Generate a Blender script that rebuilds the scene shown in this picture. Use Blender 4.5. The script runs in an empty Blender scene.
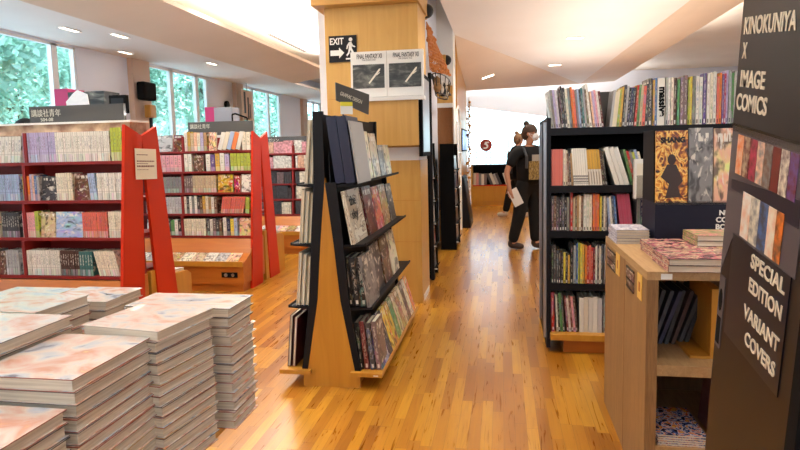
import bpy, math, random
from mathutils import Vector, Matrix, Euler
R = random.Random(7)
SC = bpy.context.scene
COL = SC.collection
PI = math.pi

# ------------------------------------------------------------------ colours
def lin(c):
    return tuple((v/12.92 if v <= .04045 else ((v+.055)/1.055)**2.4) for v in c)
def rgb(r, g, b):
    return lin((r/255, g/255, b/255)) + (1.0,)
PAL = {
 'white': rgb(226,222,212), 'cream': rgb(222,208,176), 'ivory': rgb(228,218,196), 'grey': rgb(128,126,126), 'pale grey': rgb(186,184,186),
 'dark grey': rgb(64,62,66), 'black': rgb(26,25,28), 'red': rgb(178,40,32), 'salmon': rgb(214,104,88), 'pink': rgb(224,160,166),
 'magenta': rgb(176,52,86), 'orange': rgb(222,120,44), 'gold': rgb(202,158,66), 'yellow': rgb(220,198,70), 'lime': rgb(168,180,66),
 'green': rgb(84,140,78), 'teal': rgb(50,104,104), 'blue': rgb(70,110,170), 'pale blue': rgb(160,178,212), 'navy': rgb(34,38,78),
 'purple': rgb(104,82,140), 'lilac': rgb(180,170,206), 'brown': rgb(104,72,52), 'dark brown': rgb(70,40,32), 'maroon': rgb(104,34,34),
 'mauve': rgb(118,98,98), 'beige': rgb(196,174,142), 'tan': rgb(176,136,92), 'silver': rgb(170,170,170), 'peach': rgb(226,180,150),
}

# ------------------------------------------------------------------ materials
def mat(name, col=(.5,.5,.5,1), rough=.5, metal=0, emit=None, es=0, spec=None, coat=0):
    m = bpy.data.materials.new(name); m.use_nodes = True
    b = m.node_tree.nodes['Principled BSDF']
    b.inputs['Base Color'].default_value = col
    b.inputs['Roughness'].default_value = rough
    b.inputs['Metallic'].default_value = metal
    if spec is not None: b.inputs['Specular IOR Level'].default_value = spec
    if coat: b.inputs['Coat Weight'].default_value = coat; b.inputs['Coat Roughness'].default_value = .08
    if emit: b.inputs['Emission Color'].default_value = emit; b.inputs['Emission Strength'].default_value = es
    return m
class NT:
    def __init__(s, m): s.t = m.node_tree; s.b = s.t.nodes['Principled BSDF']
    def n(s, ty, **kw):
        x = s.t.nodes.new(ty)
        for k, v in kw.items(): setattr(x, k, v)
        return x
    def l(s, a, b): s.t.links.new(a, b)
    def math(s, op, a, b=None, c=None):
        x = s.n('ShaderNodeMath', operation=op)
        for i, v in enumerate((a, b, c)):
            if v is None: continue
            if isinstance(v, (int, float)): x.inputs[i].default_value = v
            else: s.l(v, x.inputs[i])
        return x.outputs[0]
    def mix(s, f, a, b, bt='MIX'):
        x = s.n('ShaderNodeMix', data_type='RGBA', blend_type=bt)
        for i, v in ((0, f), (6, a), (7, b)):
            if isinstance(v, (int, float, tuple)): x.inputs[i].default_value = v
            else: s.l(v, x.inputs[i])
        return x.outputs[2]
    def ramp(s, f, stops, interp='LINEAR'):
        x = s.n('ShaderNodeValToRGB'); x.color_ramp.interpolation = interp
        e = x.color_ramp.elements
        while len(e) < len(stops): e.new(.5)
        for q, (p, c) in zip(e, stops): q.position = p; q.color = c
        s.l(f, x.inputs[0]); return x.outputs[0]
    def noise(s, vec, scale, detail=2, dist=0, w=None):
        x = s.n('ShaderNodeTexNoise'); x.inputs['Scale'].default_value = scale
        x.inputs['Detail'].default_value = detail; x.inputs['Distortion'].default_value = dist
        if w is not None:
            x.noise_dimensions = '4D'; s.l(w, x.inputs['W'])
        s.l(vec, x.inputs['Vector']); return x
    def mapv(s, vec, scale=(1,1,1), rot=(0,0,0), loc=(0,0,0)):
        x = s.n('ShaderNodeMapping'); x.inputs['Scale'].default_value = scale
        x.inputs['Rotation'].default_value = rot; x.inputs['Location'].default_value = loc
        s.l(vec, x.inputs['Vector']); return x.outputs[0]

def wood(name, c1, c2, axis='z', scale=1.0, rough=.4, coat=0, fig=.5):
    m = mat(name, c1, rough, coat=coat); t = NT(m)
    co = t.n('ShaderNodeTexCoord').outputs['Object']
    sc = {'x': (1.2, 14, 14), 'y': (14, 1.2, 14), 'z': (14, 14, 1.2)}[axis]
    v = t.mapv(co, tuple(k*scale for k in sc))
    n1 = t.noise(v, 2.2, 6, 1.2).outputs[0]
    n2 = t.noise(t.mapv(co, tuple(k*scale*.2 for k in sc)), 1.5, 2, .6).outputs[0]
    f = t.math('ADD', t.math('MULTIPLY', n1, .65), t.math('MULTIPLY', n2, .35))
    t.l(t.ramp(f, [(.3, c2), (.5+.2*(fig-.5), tuple((a+b)/2 for a, b in zip(c1, c2))), (.7, c1)]), t.b.inputs['Base Color'])
    return m

M = {}
M['maple'] = wood('maple_panel', rgb(212,166,88), rgb(194,146,68), 'z', .5, .42)
M['maple_x'] = wood('maple_panel_level', rgb(206,158,82), rgb(188,138,62), 'x', .5, .42)
M['honey'] = wood('honey_wood', rgb(200,142,50), rgb(182,122,38), 'z', .6, .35)
M['orange_wood'] = wood('orange_wood', rgb(190,112,36), rgb(170,92,26), 'x', .5, .38)
M['laminate'] = wood('striped_laminate', rgb(160,120,76), rgb(122,88,54), 'z', 3.4, .5)
M['laminate_y'] = wood('striped_laminate_top', rgb(186,152,108), rgb(156,120,80), 'y', 2.4, .45)
M['laminate_dark'] = wood('laminate_inside', rgb(140,98,64), rgb(112,76,48), 'z', 2.4, .6)
M['red'] = mat('red_laminate', rgb(196,44,6), .5, spec=.25)
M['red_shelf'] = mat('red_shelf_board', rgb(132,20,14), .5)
M['black'] = mat('black_laminate', rgb(15,15,22), .55, spec=.25)
M['navy'] = mat('dark_navy_board', rgb(17,18,40), .5, spec=.3)
M['black_matte'] = mat('black_matte', rgb(10,10,12), .8, spec=.15)
M['sign'] = mat('sign_grey', rgb(74,73,72), .55)
M['sign_text'] = mat('sign_lettering', rgb(214,210,196), .5)
M['white'] = mat('white_paint', rgb(232,230,226), .5)
M['white_gloss'] = mat('white_gloss', rgb(236,234,230), .25)
M['steel'] = mat('brushed_steel', rgb(170,172,178), .35, .9)
M['dark_metal'] = mat('dark_metal', rgb(40,40,42), .4, .6)
M['pagesw'] = mat('paper', rgb(232,226,210), .8)
M['magenta'] = mat('magenta_card', rgb(190,40,104), .5)
M['silver_card'] = mat('silver_card', rgb(150,150,156), .4)
M['skin'] = mat('skin', rgb(200,146,116), .55)
M['black_cloth'] = mat('black_cloth', rgb(16,15,17), .9)
M['trouser'] = mat('black_trousers', rgb(14,13,15), .9)
M['boot'] = mat('brown_boot', rgb(64,48,40), .7)
M['pale_shoe'] = mat('pale_shoe', rgb(206,196,182), .7)
M['hair'] = mat('dark_hair', rgb(74,54,42), .75)
M['hair_fair'] = mat('light_brown_hair', rgb(128,98,70), .8)
M['hair_black'] = mat('black_hair', rgb(14,13,14), .7)
M['mask'] = mat('white_face_mask', rgb(236,236,238), .7)
M['eye'] = mat('eye', rgb(20,18,18), .3)
M['strap'] = mat('grey_strap', rgb(70,72,76), .8)
M['screen'] = mat('lit_screen', (0,0,0,1), .3)
M['round_red'] = mat('round_red_sign', rgb(146,34,26), .5)
M['glass'] = None

def noise_paint(name, c1, c2, scale, rough=.6, bump=0):
    m = mat(name, c1, rough); t = NT(m)
    co = t.n('ShaderNodeTexCoord').outputs['Object']
    f = t.noise(co, scale, 3).outputs[0]
    t.l(t.ramp(f, [(.35, c1), (.65, c2)]), t.b.inputs['Base Color'])
    return m
M['ceil'] = noise_paint('ceiling_paint', rgb(240,232,224), rgb(236,227,218), .8, .7)
M['ceil_bright'] = noise_paint('cove_paint', rgb(244,238,230), rgb(238,232,224), .8, .7)
M['ceil_tan'] = noise_paint('tan_ceiling_paint', rgb(230,208,184), rgb(224,202,178), .8, .7)
M['wall'] = noise_paint('wall_paint', rgb(226,230,242), rgb(220,225,238), .8, .7)
M['wall_tan'] = noise_paint('tan_wall_paint', rgb(214,186,166), rgb(208,180,160), .8, .7)
M['bark'] = noise_paint('bark', rgb(96,84,70), rgb(70,60,50), 6, .9)
M['leaf'] = noise_paint('leaves', rgb(112,164,136), rgb(178,212,190), 1.4, .6)
M['grass'] = noise_paint('grass', rgb(120,160,120), rgb(90,140,100), 1, .9)
M['pavement'] = noise_paint('pavement', rgb(214,216,220), rgb(200,202,206), .7, .9)
M['facade'] = noise_paint('pale_facade', rgb(214,220,226), rgb(200,208,216), .3, .8)

# screen: blue picture
t = NT(M['screen']); co = t.n('ShaderNodeTexCoord').outputs['Generated']
f = t.noise(co, 5, 2, 1).outputs[0]
t.l(t.ramp(f, [(.3, rgb(6,12,40)), (.55, rgb(30,80,190)), (.75, rgb(140,190,255))]), t.b.inputs['Emission Color'])
t.b.inputs['Emission Strength'].default_value = 1.2

# glass
g = bpy.data.materials.new('window_glass'); g.use_nodes = True
t = g.node_tree; t.nodes.clear()
o_ = t.nodes.new('ShaderNodeOutputMaterial'); mx = t.nodes.new('ShaderNodeMixShader')
tr = t.nodes.new('ShaderNodeBsdfTransparent'); gl = t.nodes.new('ShaderNodeBsdfGlossy')
tr.inputs[0].default_value = (.86, .97, 1.0, 1); gl.inputs['Roughness'].default_value = .02; mx.inputs[0].default_value = .06
t.links.new(tr.outputs[0], mx.inputs[1]); t.links.new(gl.outputs[0], mx.inputs[2]); t.links.new(mx.outputs[0], o_.inputs[0])
M['glass'] = g
def clear_mat(name, tint, gloss=.08, rough=.03):
    g = bpy.data.materials.new(name); g.use_nodes = True
    t = g.node_tree; t.nodes.clear()
    o_ = t.nodes.new('ShaderNodeOutputMaterial'); mx = t.nodes.new('ShaderNodeMixShader')
    tr = t.nodes.new('ShaderNodeBsdfTransparent'); gl = t.nodes.new('ShaderNodeBsdfGlossy')
    tr.inputs[0].default_value = tint; gl.inputs['Roughness'].default_value = rough; mx.inputs[0].default_value = gloss
    t.links.new(tr.outputs[0], mx.inputs[1]); t.links.new(gl.outputs[0], mx.inputs[2]); t.links.new(mx.outputs[0], o_.inputs[0])
    return g
M['acrylic'] = clear_mat('clear_acrylic', (.88,.88,.88,1), .06, .1)

# floor: strip wood
def floor_mat():
    m = mat('strip_wood_floor', (.5,.3,.1,1), .28); t = NT(m)
    co = t.n('ShaderNodeTexCoord').outputs['Object']
    sp = t.n('ShaderNodeSeparateXYZ'); t.l(co, sp.inputs[0]); X, Y, Z = sp.outputs
    rowf = t.math('DIVIDE', X, .060); ri = t.math('FLOOR', rowf)
    def wn(a, b=None):
        c = t.n('ShaderNodeCombineXYZ'); t.l(a, c.inputs[0])
        if b is not None: t.l(b, c.inputs[1])
        w = t.n('ShaderNodeTexWhiteNoise', noise_dimensions='3D'); t.l(c.outputs[0], w.inputs['Vector']); return w
    w1 = wn(ri)
    ln = t.math('ADD', t.math('MULTIPLY', w1.outputs['Value'], .35), .5)
    yf = t.math('ADD', t.math('DIVIDE', Y, ln), t.math('MULTIPLY', w1.outputs['Value'], 37.7))
    ci = t.math('FLOOR', yf); w2 = wn(ri, ci); v = w2.outputs['Value']
    base = t.ramp(v, [(0, rgb(152,96,26)), (.25, rgb(174,118,34)), (.6, rgb(188,134,40)), (.85, rgb(202,152,52)), (1, rgb(160,102,28))])
    gc = t.n('ShaderNodeVectorMath', operation='ADD'); t.l(t.mapv(co, (24, 1.5, 1)), gc.inputs[0])
    sc_ = t.n('ShaderNodeVectorMath', operation='SCALE'); t.l(w2.outputs['Color'], sc_.inputs[0]); sc_.inputs['Scale'].default_value = 40; t.l(sc_.outputs[0], gc.inputs[1])
    g1 = t.noise(gc.outputs[0], 1.6, 5, 1.6).outputs[0]
    grain = t.ramp(g1, [(.28, rgb(176,128,84)), (.45, rgb(232,212,184)), (.75, rgb(255,250,240))])
    c = t.mix(.6, base, grain, 'MULTIPLY')
    dk = t.ramp(g1, [(.27, (1,1,1,1)), (.34, (0,0,0,1))])
    c = t.mix(t.math('MULTIPLY', dk, .5), c, rgb(112,58,20))
    fx = t.math('FRACT', rowf); fy = t.math('FRACT', yf)
    gap = t.math('MAXIMUM', t.math('LESS_THAN', fx, .03), t.math('LESS_THAN', fy, .004))
    c = t.mix(t.math('MULTIPLY', gap, .6), c, rgb(96,52,20))
    t.l(c, t.b.inputs['Base Color'])
    t.l(t.math('ADD', t.math('MULTIPLY', g1, .15), .22), t.b.inputs['Roughness'])
    t.b.inputs['Coat Weight'].default_value = .3; t.b.inputs['Coat Roughness'].default_value = .16
    return m
M['floor'] = floor_mat()

# paper edges with fine leaves
def pages_mat(name, axis, n, c1, c2):
    m = mat(name, c1, .8); t = NT(m)
    co = t.n('ShaderNodeTexCoord').outputs['Generated']
    s = [1.0, 1.0, 1.0]; s['xyz'.index(axis)] = n
    oi = t.n('ShaderNodeObjectInfo')
    f = t.noise(t.mapv(co, tuple(s)), 1, 3, 0, t.math('MULTIPLY', oi.outputs['Random'], 30)).outputs[0]
    t.l(t.ramp(f, [(.3, c2), (.6, c1)]), t.b.inputs['Base Color']); return m
M['pages'] = pages_mat('page_edges', 'x', 20, rgb(232,226,208), rgb(196,186,164))
M['pages_flat'] = pages_mat('page_edges_wrapped', 'z', 5, rgb(226,212,190), rgb(192,174,150))
M['pages_flat'].node_tree.nodes['Principled BSDF'].inputs['Coat Weight'].default_value = .5

# spines: object colour + printed marks. generated coords: x thickness, z height
def spine_mat(name, kind):
    m = mat(name, (1,1,1,1), .45); t = NT(m)
    co = t.n('ShaderNodeTexCoord').outputs['Generated']
    sp = t.n('ShaderNodeSeparateXYZ'); t.l(co, sp.inputs[0]); X, Y, Z = sp.outputs
    oi = t.n('ShaderNodeObjectInfo'); C = oi.outputs['Color']; Rn = oi.outputs['Random']
    W = t.math('MULTIPLY', Rn, 40)
    lum = t.n('ShaderNodeRGBToBW'); t.l(C, lum.inputs[0])
    dark = t.math('GREATER_THAN', lum.outputs[0], .16)      # 1 = light spine, dark print
    R2 = t.math('FRACT', t.math('MULTIPLY', Rn, 7.13)); R3 = t.math('FRACT', t.math('MULTIPLY', Rn, 13.7))
    hsv = t.n('ShaderNodeCombineColor', mode='HSV'); t.l(R2, hsv.inputs[0]); hsv.inputs[1].default_value = .7; hsv.inputs[2].default_value = .35
    inkd = t.mix(.5, hsv.outputs[0], rgb(26,24,30))
    ink = t.mix(dark, rgb(224,220,206), inkd)
    xin = t.math('LESS_THAN', t.math('ABSOLUTE', t.math('SUBTRACT', X, .5)), .22)
    def band(a, b): return t.math('MULTIPLY', t.math('GREATER_THAN', Z, a), t.math('LESS_THAN', Z, b))
    letters = t.math('GREATER_THAN', t.noise(t.mapv(co, (3, 0, 16)), 1, 1, 0, W).outputs[0], .5)
    base = C
    if kind == 'manga':
        tm = t.math('MULTIPLY', t.math('MULTIPLY', band(.42, .86), xin), letters)
        base = t.mix(t.math('MULTIPLY', tm, .55), base, ink)
        art = t.n('ShaderNodeCombineColor', mode='HSV')
        t.l(t.math('FRACT', t.math('MULTIPLY', Rn, 3.7)), art.inputs[0]); t.l(t.math('MULTIPLY', R2, .6), art.inputs[1]); t.l(t.math('ADD', t.math('MULTIPLY', R3, .6), .3), art.inputs[2])
        a2 = t.mix(t.noise(co, 4, 2, 0, W).outputs[0], art.outputs[0], C)
        base = t.mix(t.math('MULTIPLY', t.math('LESS_THAN', Z, .26), .75), base, a2)
        base = t.mix(t.math('MULTIPLY', band(.3, .33), .25), base, rgb(60,56,62))
    else:
        tm = t.math('MULTIPLY', t.math('MULTIPLY', band(.22, .9), xin), letters)
        base = t.mix(t.math('MULTIPLY', tm, .42), base, ink)
        pm = t.math('MULTIPLY', band(.04, .12), xin)
        base = t.mix(t.math('MULTIPLY', pm, .85), base, t.mix(dark, rgb(230,228,222), rgb(40,36,40)))
        art = t.n('ShaderNodeCombineColor', mode='HSV'); t.l(R2, art.inputs[0]); art.inputs[1].default_value = .55; art.inputs[2].default_value = .5
        nf = t.math('GREATER_THAN', t.noise(t.mapv(co, (1, 1, 5)), 1, 2, 0, W).outputs[0], .57)
        base = t.mix(t.math('MULTIPLY', nf, .3), base, art.outputs[0])
    if kind in ('footgrey', 'footwhite'):
        if kind == 'footgrey':
            base = t.mix(t.math('MULTIPLY', t.math('MULTIPLY', band(.06, .30), t.math('GREATER_THAN', t.math('FRACT', t.math('MULTIPLY', Z, 14)), .35)), .75), C, rgb(92,88,92))
        else:
            base = t.mix(t.math('LESS_THAN', Z, .46), C, rgb(216,208,196))
            base = t.mix(t.math('MULTIPLY', t.math('MULTIPLY', band(.05, .4), t.math('LESS_THAN', X, .3)), .6), base, rgb(60,50,44))
    # thin joint line at both edges of the spine
    ed = t.math('GREATER_THAN', t.math('ABSOLUTE', t.math('SUBTRACT', X, .5)), .43)
    base = t.mix(t.math('MULTIPLY', ed, .35), base, rgb(60,54,52))
    t.l(base, t.b.inputs['Base Color']); return m
M['manga'] = spine_mat('manga_spine', 'manga')
M['comic'] = spine_mat('comic_spine', 'comic')
M['footgrey'] = spine_mat('white_spine_grey_foot', 'footgrey')
M['footwhite'] = spine_mat('spine_white_foot', 'footwhite')
M['plain'] = mat('plain_cover', (1,1,1,1), .45); t = NT(M['plain'])
oi = t.n('ShaderNodeObjectInfo'); co = t.n('ShaderNodeTexCoord').outputs['Generated']
t.l(t.mix(t.math('MULTIPLY', t.noise(t.mapv(co, (3,1,6)), 1.5, 3, 1).outputs[0], .3), oi.outputs['Color'], rgb(150,146,150)), t.b.inputs['Base Color'])
M['cloth_cover'] = mat('cover_solid', (1,1,1,1), .4); t = NT(M['cloth_cover'])
t.l(t.n('ShaderNodeObjectInfo').outputs['Color'], t.b.inputs['Base Color'])

# picture covers, colours swirling round the object colour; (u,v) = generated axes of the board
def art_mat(name, ua, va, stops=None, scale=1.7, dist=.7, title=True, rough=.3, keep=.35):
    m = mat(name, (1,1,1,1), rough); t = NT(m)
    co0 = t.n('ShaderNodeTexCoord').outputs['Generated']
    sp = t.n('ShaderNodeSeparateXYZ'); t.l(co0, sp.inputs[0]); co = t.mapv(co0, (1, 1, 1.7) if va == 'z' else (1, 1.3, 1))
    U = sp.outputs['XYZ'.index(ua.upper())]; V = sp.outputs['XYZ'.index(va.upper())]
    oi = t.n('ShaderNodeObjectInfo'); C = oi.outputs['Color']; W = t.math('MULTIPLY', oi.outputs['Random'], 60)
    n1 = t.noise(co, scale, 3.5, dist, W).outputs[0]
    if stops: art = t.ramp(n1, stops)
    else:
        hsv = t.n('ShaderNodeHueSaturation'); t.l(C, hsv.inputs['Color'])
        t.l(t.math('ADD', t.math('MULTIPLY', t.noise(co, scale*.7, 2, 1, W).outputs[0], .8), .1), hsv.inputs['Hue'])
        hsv.inputs['Saturation'].default_value = 1.1
        art = t.mix(t.ramp(n1, [(.4, (0,0,0,1)), (.6, (1,1,1,1))]), hsv.outputs[0], C)
        art = t.mix(t.ramp(t.noise(co, scale*1.5, 2, dist, W).outputs[0], [(.5, (0,0,0,1)), (.62, (.8,.8,.8,1))]), art, rgb(30,24,28))
        art = t.mix(t.ramp(t.noise(co, scale*1.3, 3, dist+1, W).outputs[0], [(.56, (0,0,0,1)), (.66, (.8,.8,.8,1))]), art, rgb(230,222,208))
    if title:
        b = t.math('MULTIPLY', t.math('GREATER_THAN', V, .82), t.math('LESS_THAN', V, .93))
        lt = t.math('GREATER_THAN', t.noise(t.mapv(co0, (14,14,5)), 1, 1, 0, W).outputs[0], .5)
        b = t.math('MULTIPLY', b, t.math('MULTIPLY', lt, t.math('LESS_THAN', t.math('ABSOLUTE', t.math('SUBTRACT', U, .5)), .4)))
        art = t.mix(t.math('MULTIPLY', b, .8), art, rgb(236,232,220))
    t.l(art, t.b.inputs['Base Color']); return m
M['art'] = art_mat('picture_cover', 'x', 'z')
M['art_y'] = art_mat('picture_cover_side', 'y', 'z')
M['art_flat'] = art_mat('picture_cover_flat', 'x', 'y', title=False, scale=3)
M['fire'] = art_mat('fiery_cover', 'x', 'z', [(.34, rgb(30,18,14)), (.43, rgb(150,74,20)), (.49, rgb(226,150,40)), (.55, rgb(246,214,110)), (.6, rgb(170,90,24)), (.68, rgb(34,20,16))], 3.2, 1.6, False)
M['pastel'] = art_mat('pastel_cover', 'x', 'y', [(.27, rgb(100,100,124)), (.36, rgb(190,200,216)), (.46, rgb(228,216,208)), (.56, rgb(222,186,172)), (.66, rgb(210,146,122)), (.75, rgb(240,214,150))], 2.2, 1.2, False, .22)
M['pastel'].node_tree.nodes['Principled BSDF'].inputs['Coat Weight'].default_value = .5
M['pinkart'] = art_mat('pink_comic_cover', 'x', 'y', [(.34, rgb(50,34,40)), (.43, rgb(140,76,92)), (.5, rgb(180,110,116)), (.56, rgb(206,186,150)), (.62, rgb(110,64,80)), (.7, rgb(190,170,150))], 3, 2, False, .25)
M['bluered'] = art_mat('red_blue_comic_cover', 'x', 'y', [(.38, rgb(30,30,60)), (.46, rgb(70,90,150)), (.52, rgb(225,220,215)), (.58, rgb(190,60,40)), (.66, rgb(230,180,90))], 4, 3, False, .25)
M['swirl'] = art_mat('swirl_line_cover', 'y', 'z', [(.40, rgb(226,222,208)), (.46, rgb(226,222,208)), (.478, rgb(50,46,44)), (.50, rgb(186,166,136)), (.53, rgb(226,222,208)), (.545, rgb(70,64,60)), (.56, rgb(206,196,176))], 1.6, 1.6, False)
M['darkart'] = art_mat('dark_game_cover', 'x', 'z', [(.35, rgb(24,24,26)), (.5, rgb(54,54,52)), (.62, rgb(112,112,104)), (.74, rgb(190,190,176))], 2, .8, False)

# ------------------------------------------------------------------ mesh building
class MB:
    def __init__(s): s.v = []; s.f = []; s.m = []; s.sm = []
    def add(s, vs, fs, m=0, smooth=False):
        o = len(s.v); s.v += [tuple(p) for p in vs]
        for f in fs: s.f.append(tuple(i+o for i in f)); s.m.append(m); s.sm.append(smooth)
        return s
    def box(s, x0, x1, y0, y1, z0, z1, m=0):
        vs = [(x0,y0,z0),(x1,y0,z0),(x1,y1,z0),(x0,y1,z0),(x0,y0,z1),(x1,y0,z1),(x1,y1,z1),(x0,y1,z1)]
        return s.add(vs, [(0,3,2,1),(4,5,6,7),(0,1,5,4),(1,2,6,5),(2,3,7,6),(3,0,4,7)], m)
    def prism(s, prof, a0, a1, axis='x', m=0):
        """profile of 2D points swept along axis; x: (y,z), y: (x,z), z: (x,y)"""
        n = len(prof)
        def P(p, a): return {'x': (a, p[0], p[1]), 'y': (p[0], a, p[1]), 'z': (p[0], p[1], a)}[axis]
        vs = [P(p, a0) for p in prof] + [P(p, a1) for p in prof]
        fs = [tuple(range(n))[::-1], tuple(range(n, 2*n))] + [(i, (i+1) % n, n+(i+1) % n, n+i) for i in range(n)]
        return s.add(vs, fs, m)
    def cyl(s, p0, p1, r0, r1=None, n=12, m=0, smooth=True):
        r1 = r0 if r1 is None else r1
        p0, p1 = Vector(p0), Vector(p1); d = (p1-p0).normalized()
        a = d.orthogonal().normalized(); b = d.cross(a)
        vs = []
        for p, r in ((p0, r0), (p1, r1)):
            for i in range(n):
                q = 2*PI*i/n; vs.append(p + a*math.cos(q)*r + b*math.sin(q)*r)
        s.add(vs, [(i, (i+1) % n, n+(i+1) % n, n+i) for i in range(n)], m, smooth)
        s.add([vs[i] for i in range(n)], [tuple(range(n))[::-1]], m); s.add(vs[n:], [tuple(range(n))], m)
        return s
    def tube(s, pts, r, n=8, m=0):
        for a, b in zip(pts, pts[1:]): s.cyl(a, b, r, r, n, m)
        return s
    def ball(s, c, r, m=0, nu=16, nv=10, sc=(1,1,1), v0=0, v1=1):
        vs = []; fs = []
        for j in range(nv+1):
            th = PI*(v0+(v1-v0)*j/nv)
            for i in range(nu):
                ph = 2*PI*i/nu
                vs.append((c[0]+r*sc[0]*math.sin(th)*math.cos(ph), c[1]+r*sc[1]*math.sin(th)*math.sin(ph), c[2]+r*sc[2]*math.cos(th)))
        for j in range(nv):
            for i in range(nu): fs.append((j*nu+i, (j+1)*nu+i, (j+1)*nu+(i+1) % nu, j*nu+(i+1) % nu))
        return s.add(vs, fs, m, True)
    def mesh(s, name, mats):
        me = bpy.data.meshes.new(name); me.from_pydata(s.v, [], s.f)
        for k in (mats if isinstance(mats, (list, tuple)) else [mats]): me.materials.append(M[k] if isinstance(k, str) else k)
        me.polygons.foreach_set('material_index', s.m); me.polygons.foreach_set('use_smooth', s.sm)
        me.update(); return me
    def build(s, name, mats, parent=None, loc=None, bevel=0):
        o = bpy.data.objects.new(name, s.mesh(name, mats)); COL.objects.link(o)
        if loc: o.location = loc
        if parent: o.parent = parent
        if bevel:
            b = o.modifiers.new('bevel', 'BEVEL'); b.width = bevel; b.segments = 2; b.limit_method = 'ANGLE'
        return o
def box(name, m, x0, x1, y0, y1, z0, z1, parent=None, bevel=0):
    return MB().box(x0,x1,y0,y1,z0,z1).build(name, m, parent, bevel=bevel)
LAB = {}
def tag(o, label, cat, group=None, kind=None):
    o['label'] = label; o['category'] = cat
    if group: o['group'] = group
    if kind: o['kind'] = kind
    return o
def struct(o): o['kind'] = 'structure'; return o
def empty(name, loc=(0,0,0), rot=(0,0,0)):
    o = bpy.data.objects.new(name, None); COL.objects.link(o); o.location = loc; o.rotation_euler = rot
    o.empty_display_size = .1; return o
def thing(name, label, cat, loc=(0,0,0), rot=(0,0,0), group=None):
    return tag(empty(name, loc, rot), label, cat, group)
def text(body, size, m, parent, loc, rot, width=None, extrude=.0008, name='lettering', bold=0, align='LEFT'):
    cu = bpy.data.curves.new(name, 'FONT'); cu.body = body; cu.size = size; cu.extrude = extrude; cu.align_x = align
    cu.offset = bold
    cu.resolution_u = 4
    tmp = bpy.data.objects.new(name+'_tmp', cu); COL.objects.link(tmp)
    dg = bpy.context.evaluated_depsgraph_get(); dg.update()
    me = bpy.data.meshes.new_from_object(tmp.evaluated_get(dg), depsgraph=dg)
    bpy.data.objects.remove(tmp)
    o = bpy.data.objects.new(name, me); COL.objects.link(o)
    me.materials.clear(); me.materials.append(M[m] if isinstance(m, str) else m)
    if width and me.vertices:
        xs = [v.co.x for v in me.vertices]; k = width/(max(xs)-min(xs)); x0 = min(xs)
        for v in me.vertices: v.co.x = (v.co.x-(x0 if align == 'LEFT' else 0))*k
    o.location = loc; o.rotation_euler = rot; o.parent = parent
    return o
def kids(o): return [c for c in bpy.data.objects if c.parent == o]
def dup(root, loc, rot=None, label=None, group=None):
    r = root.copy(); COL.objects.link(r); r.location = loc
    if rot is not None: r.rotation_euler = rot
    if label: r['label'] = label
    if group: r['group'] = group
    for ch in kids(root):
        c = ch.copy(); COL.objects.link(c); c.parent = r
        for g_ in kids(ch):
            d = g_.copy(); COL.objects.link(d); d.parent = c
    return r

# ------------------------------------------------------------------ books
def unit_book(name, spine, board, pages='pages', th=.09):
    """a closed book of size 1x1x1: spine at y=0 facing -y, boards at x=0 and x=1; scaled per copy"""
    b = MB()
    b.box(0, th, .0, 1, 0, 1, 1); b.box(1-th, 1, .0, 1, 0, 1, 1)
    b.box(th, 1-th, 0, .03, 0, 1, 0)
    b.box(th, 1-th, .03, .975, .012, .985, 2)
    b.m[3:6]  # boards: the spine-side edge carries the spine print
    for k in (2, 8): b.m[k] = 0
    return b.mesh(name, [spine, board, pages])
BK = {
 'manga': unit_book('manga_volume', 'manga', 'art_y', th=.06),
 'comic': unit_book('graphic_novel', 'comic', 'art_y', th=.08),
 'plain': unit_book('plain_book', 'plain', 'plain', th=.06),
 'footgrey': unit_book('graphic_novel_white', 'footgrey', 'plain', th=.06),
 'footwhite': unit_book('graphic_novel_gold', 'footwhite', 'plain', th=.06),
 'solid': unit_book('solid_book', 'cloth_cover', 'cloth_cover', th=.1),
}
def unit_face(name, board, pages='pages'):
    """a book showing its front cover to -y: x width, y thickness, z height"""
    b = MB()
    b.box(0, 1, 0, .1, 0, 1, 0); b.box(0, 1, .9, 1, 0, 1, 0); b.box(0, .02, .1, .9, 0, 1, 0)
    b.box(.02, .98, .1, .9, .012, .985, 1)
    return b.mesh(name, [board, pages])
FACE = {'art': unit_face('face_out_book', 'art'), 'fire': unit_face('face_out_comic', 'fire'), 'plain': unit_face('face_out_plain', 'plain'), 'solid': unit_face('face_out_solid', 'cloth_cover'), 'pink': unit_face('face_out_pink', 'art')}
def place(me, name, loc, scale, rot, col, label, cat, group=None, parent=None):
    o = bpy.data.objects.new(name, me); COL.objects.link(o)
    o.location = loc; o.scale = scale; o.rotation_euler = rot
    c = PAL[col] if isinstance(col, str) else col
    j = 1+R.uniform(-.08, .08)
    o.color = (min(1,c[0]*j), min(1,c[1]*j), min(1,c[2]*j), 1)
    tag(o, label, cat, group); return o

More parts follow.
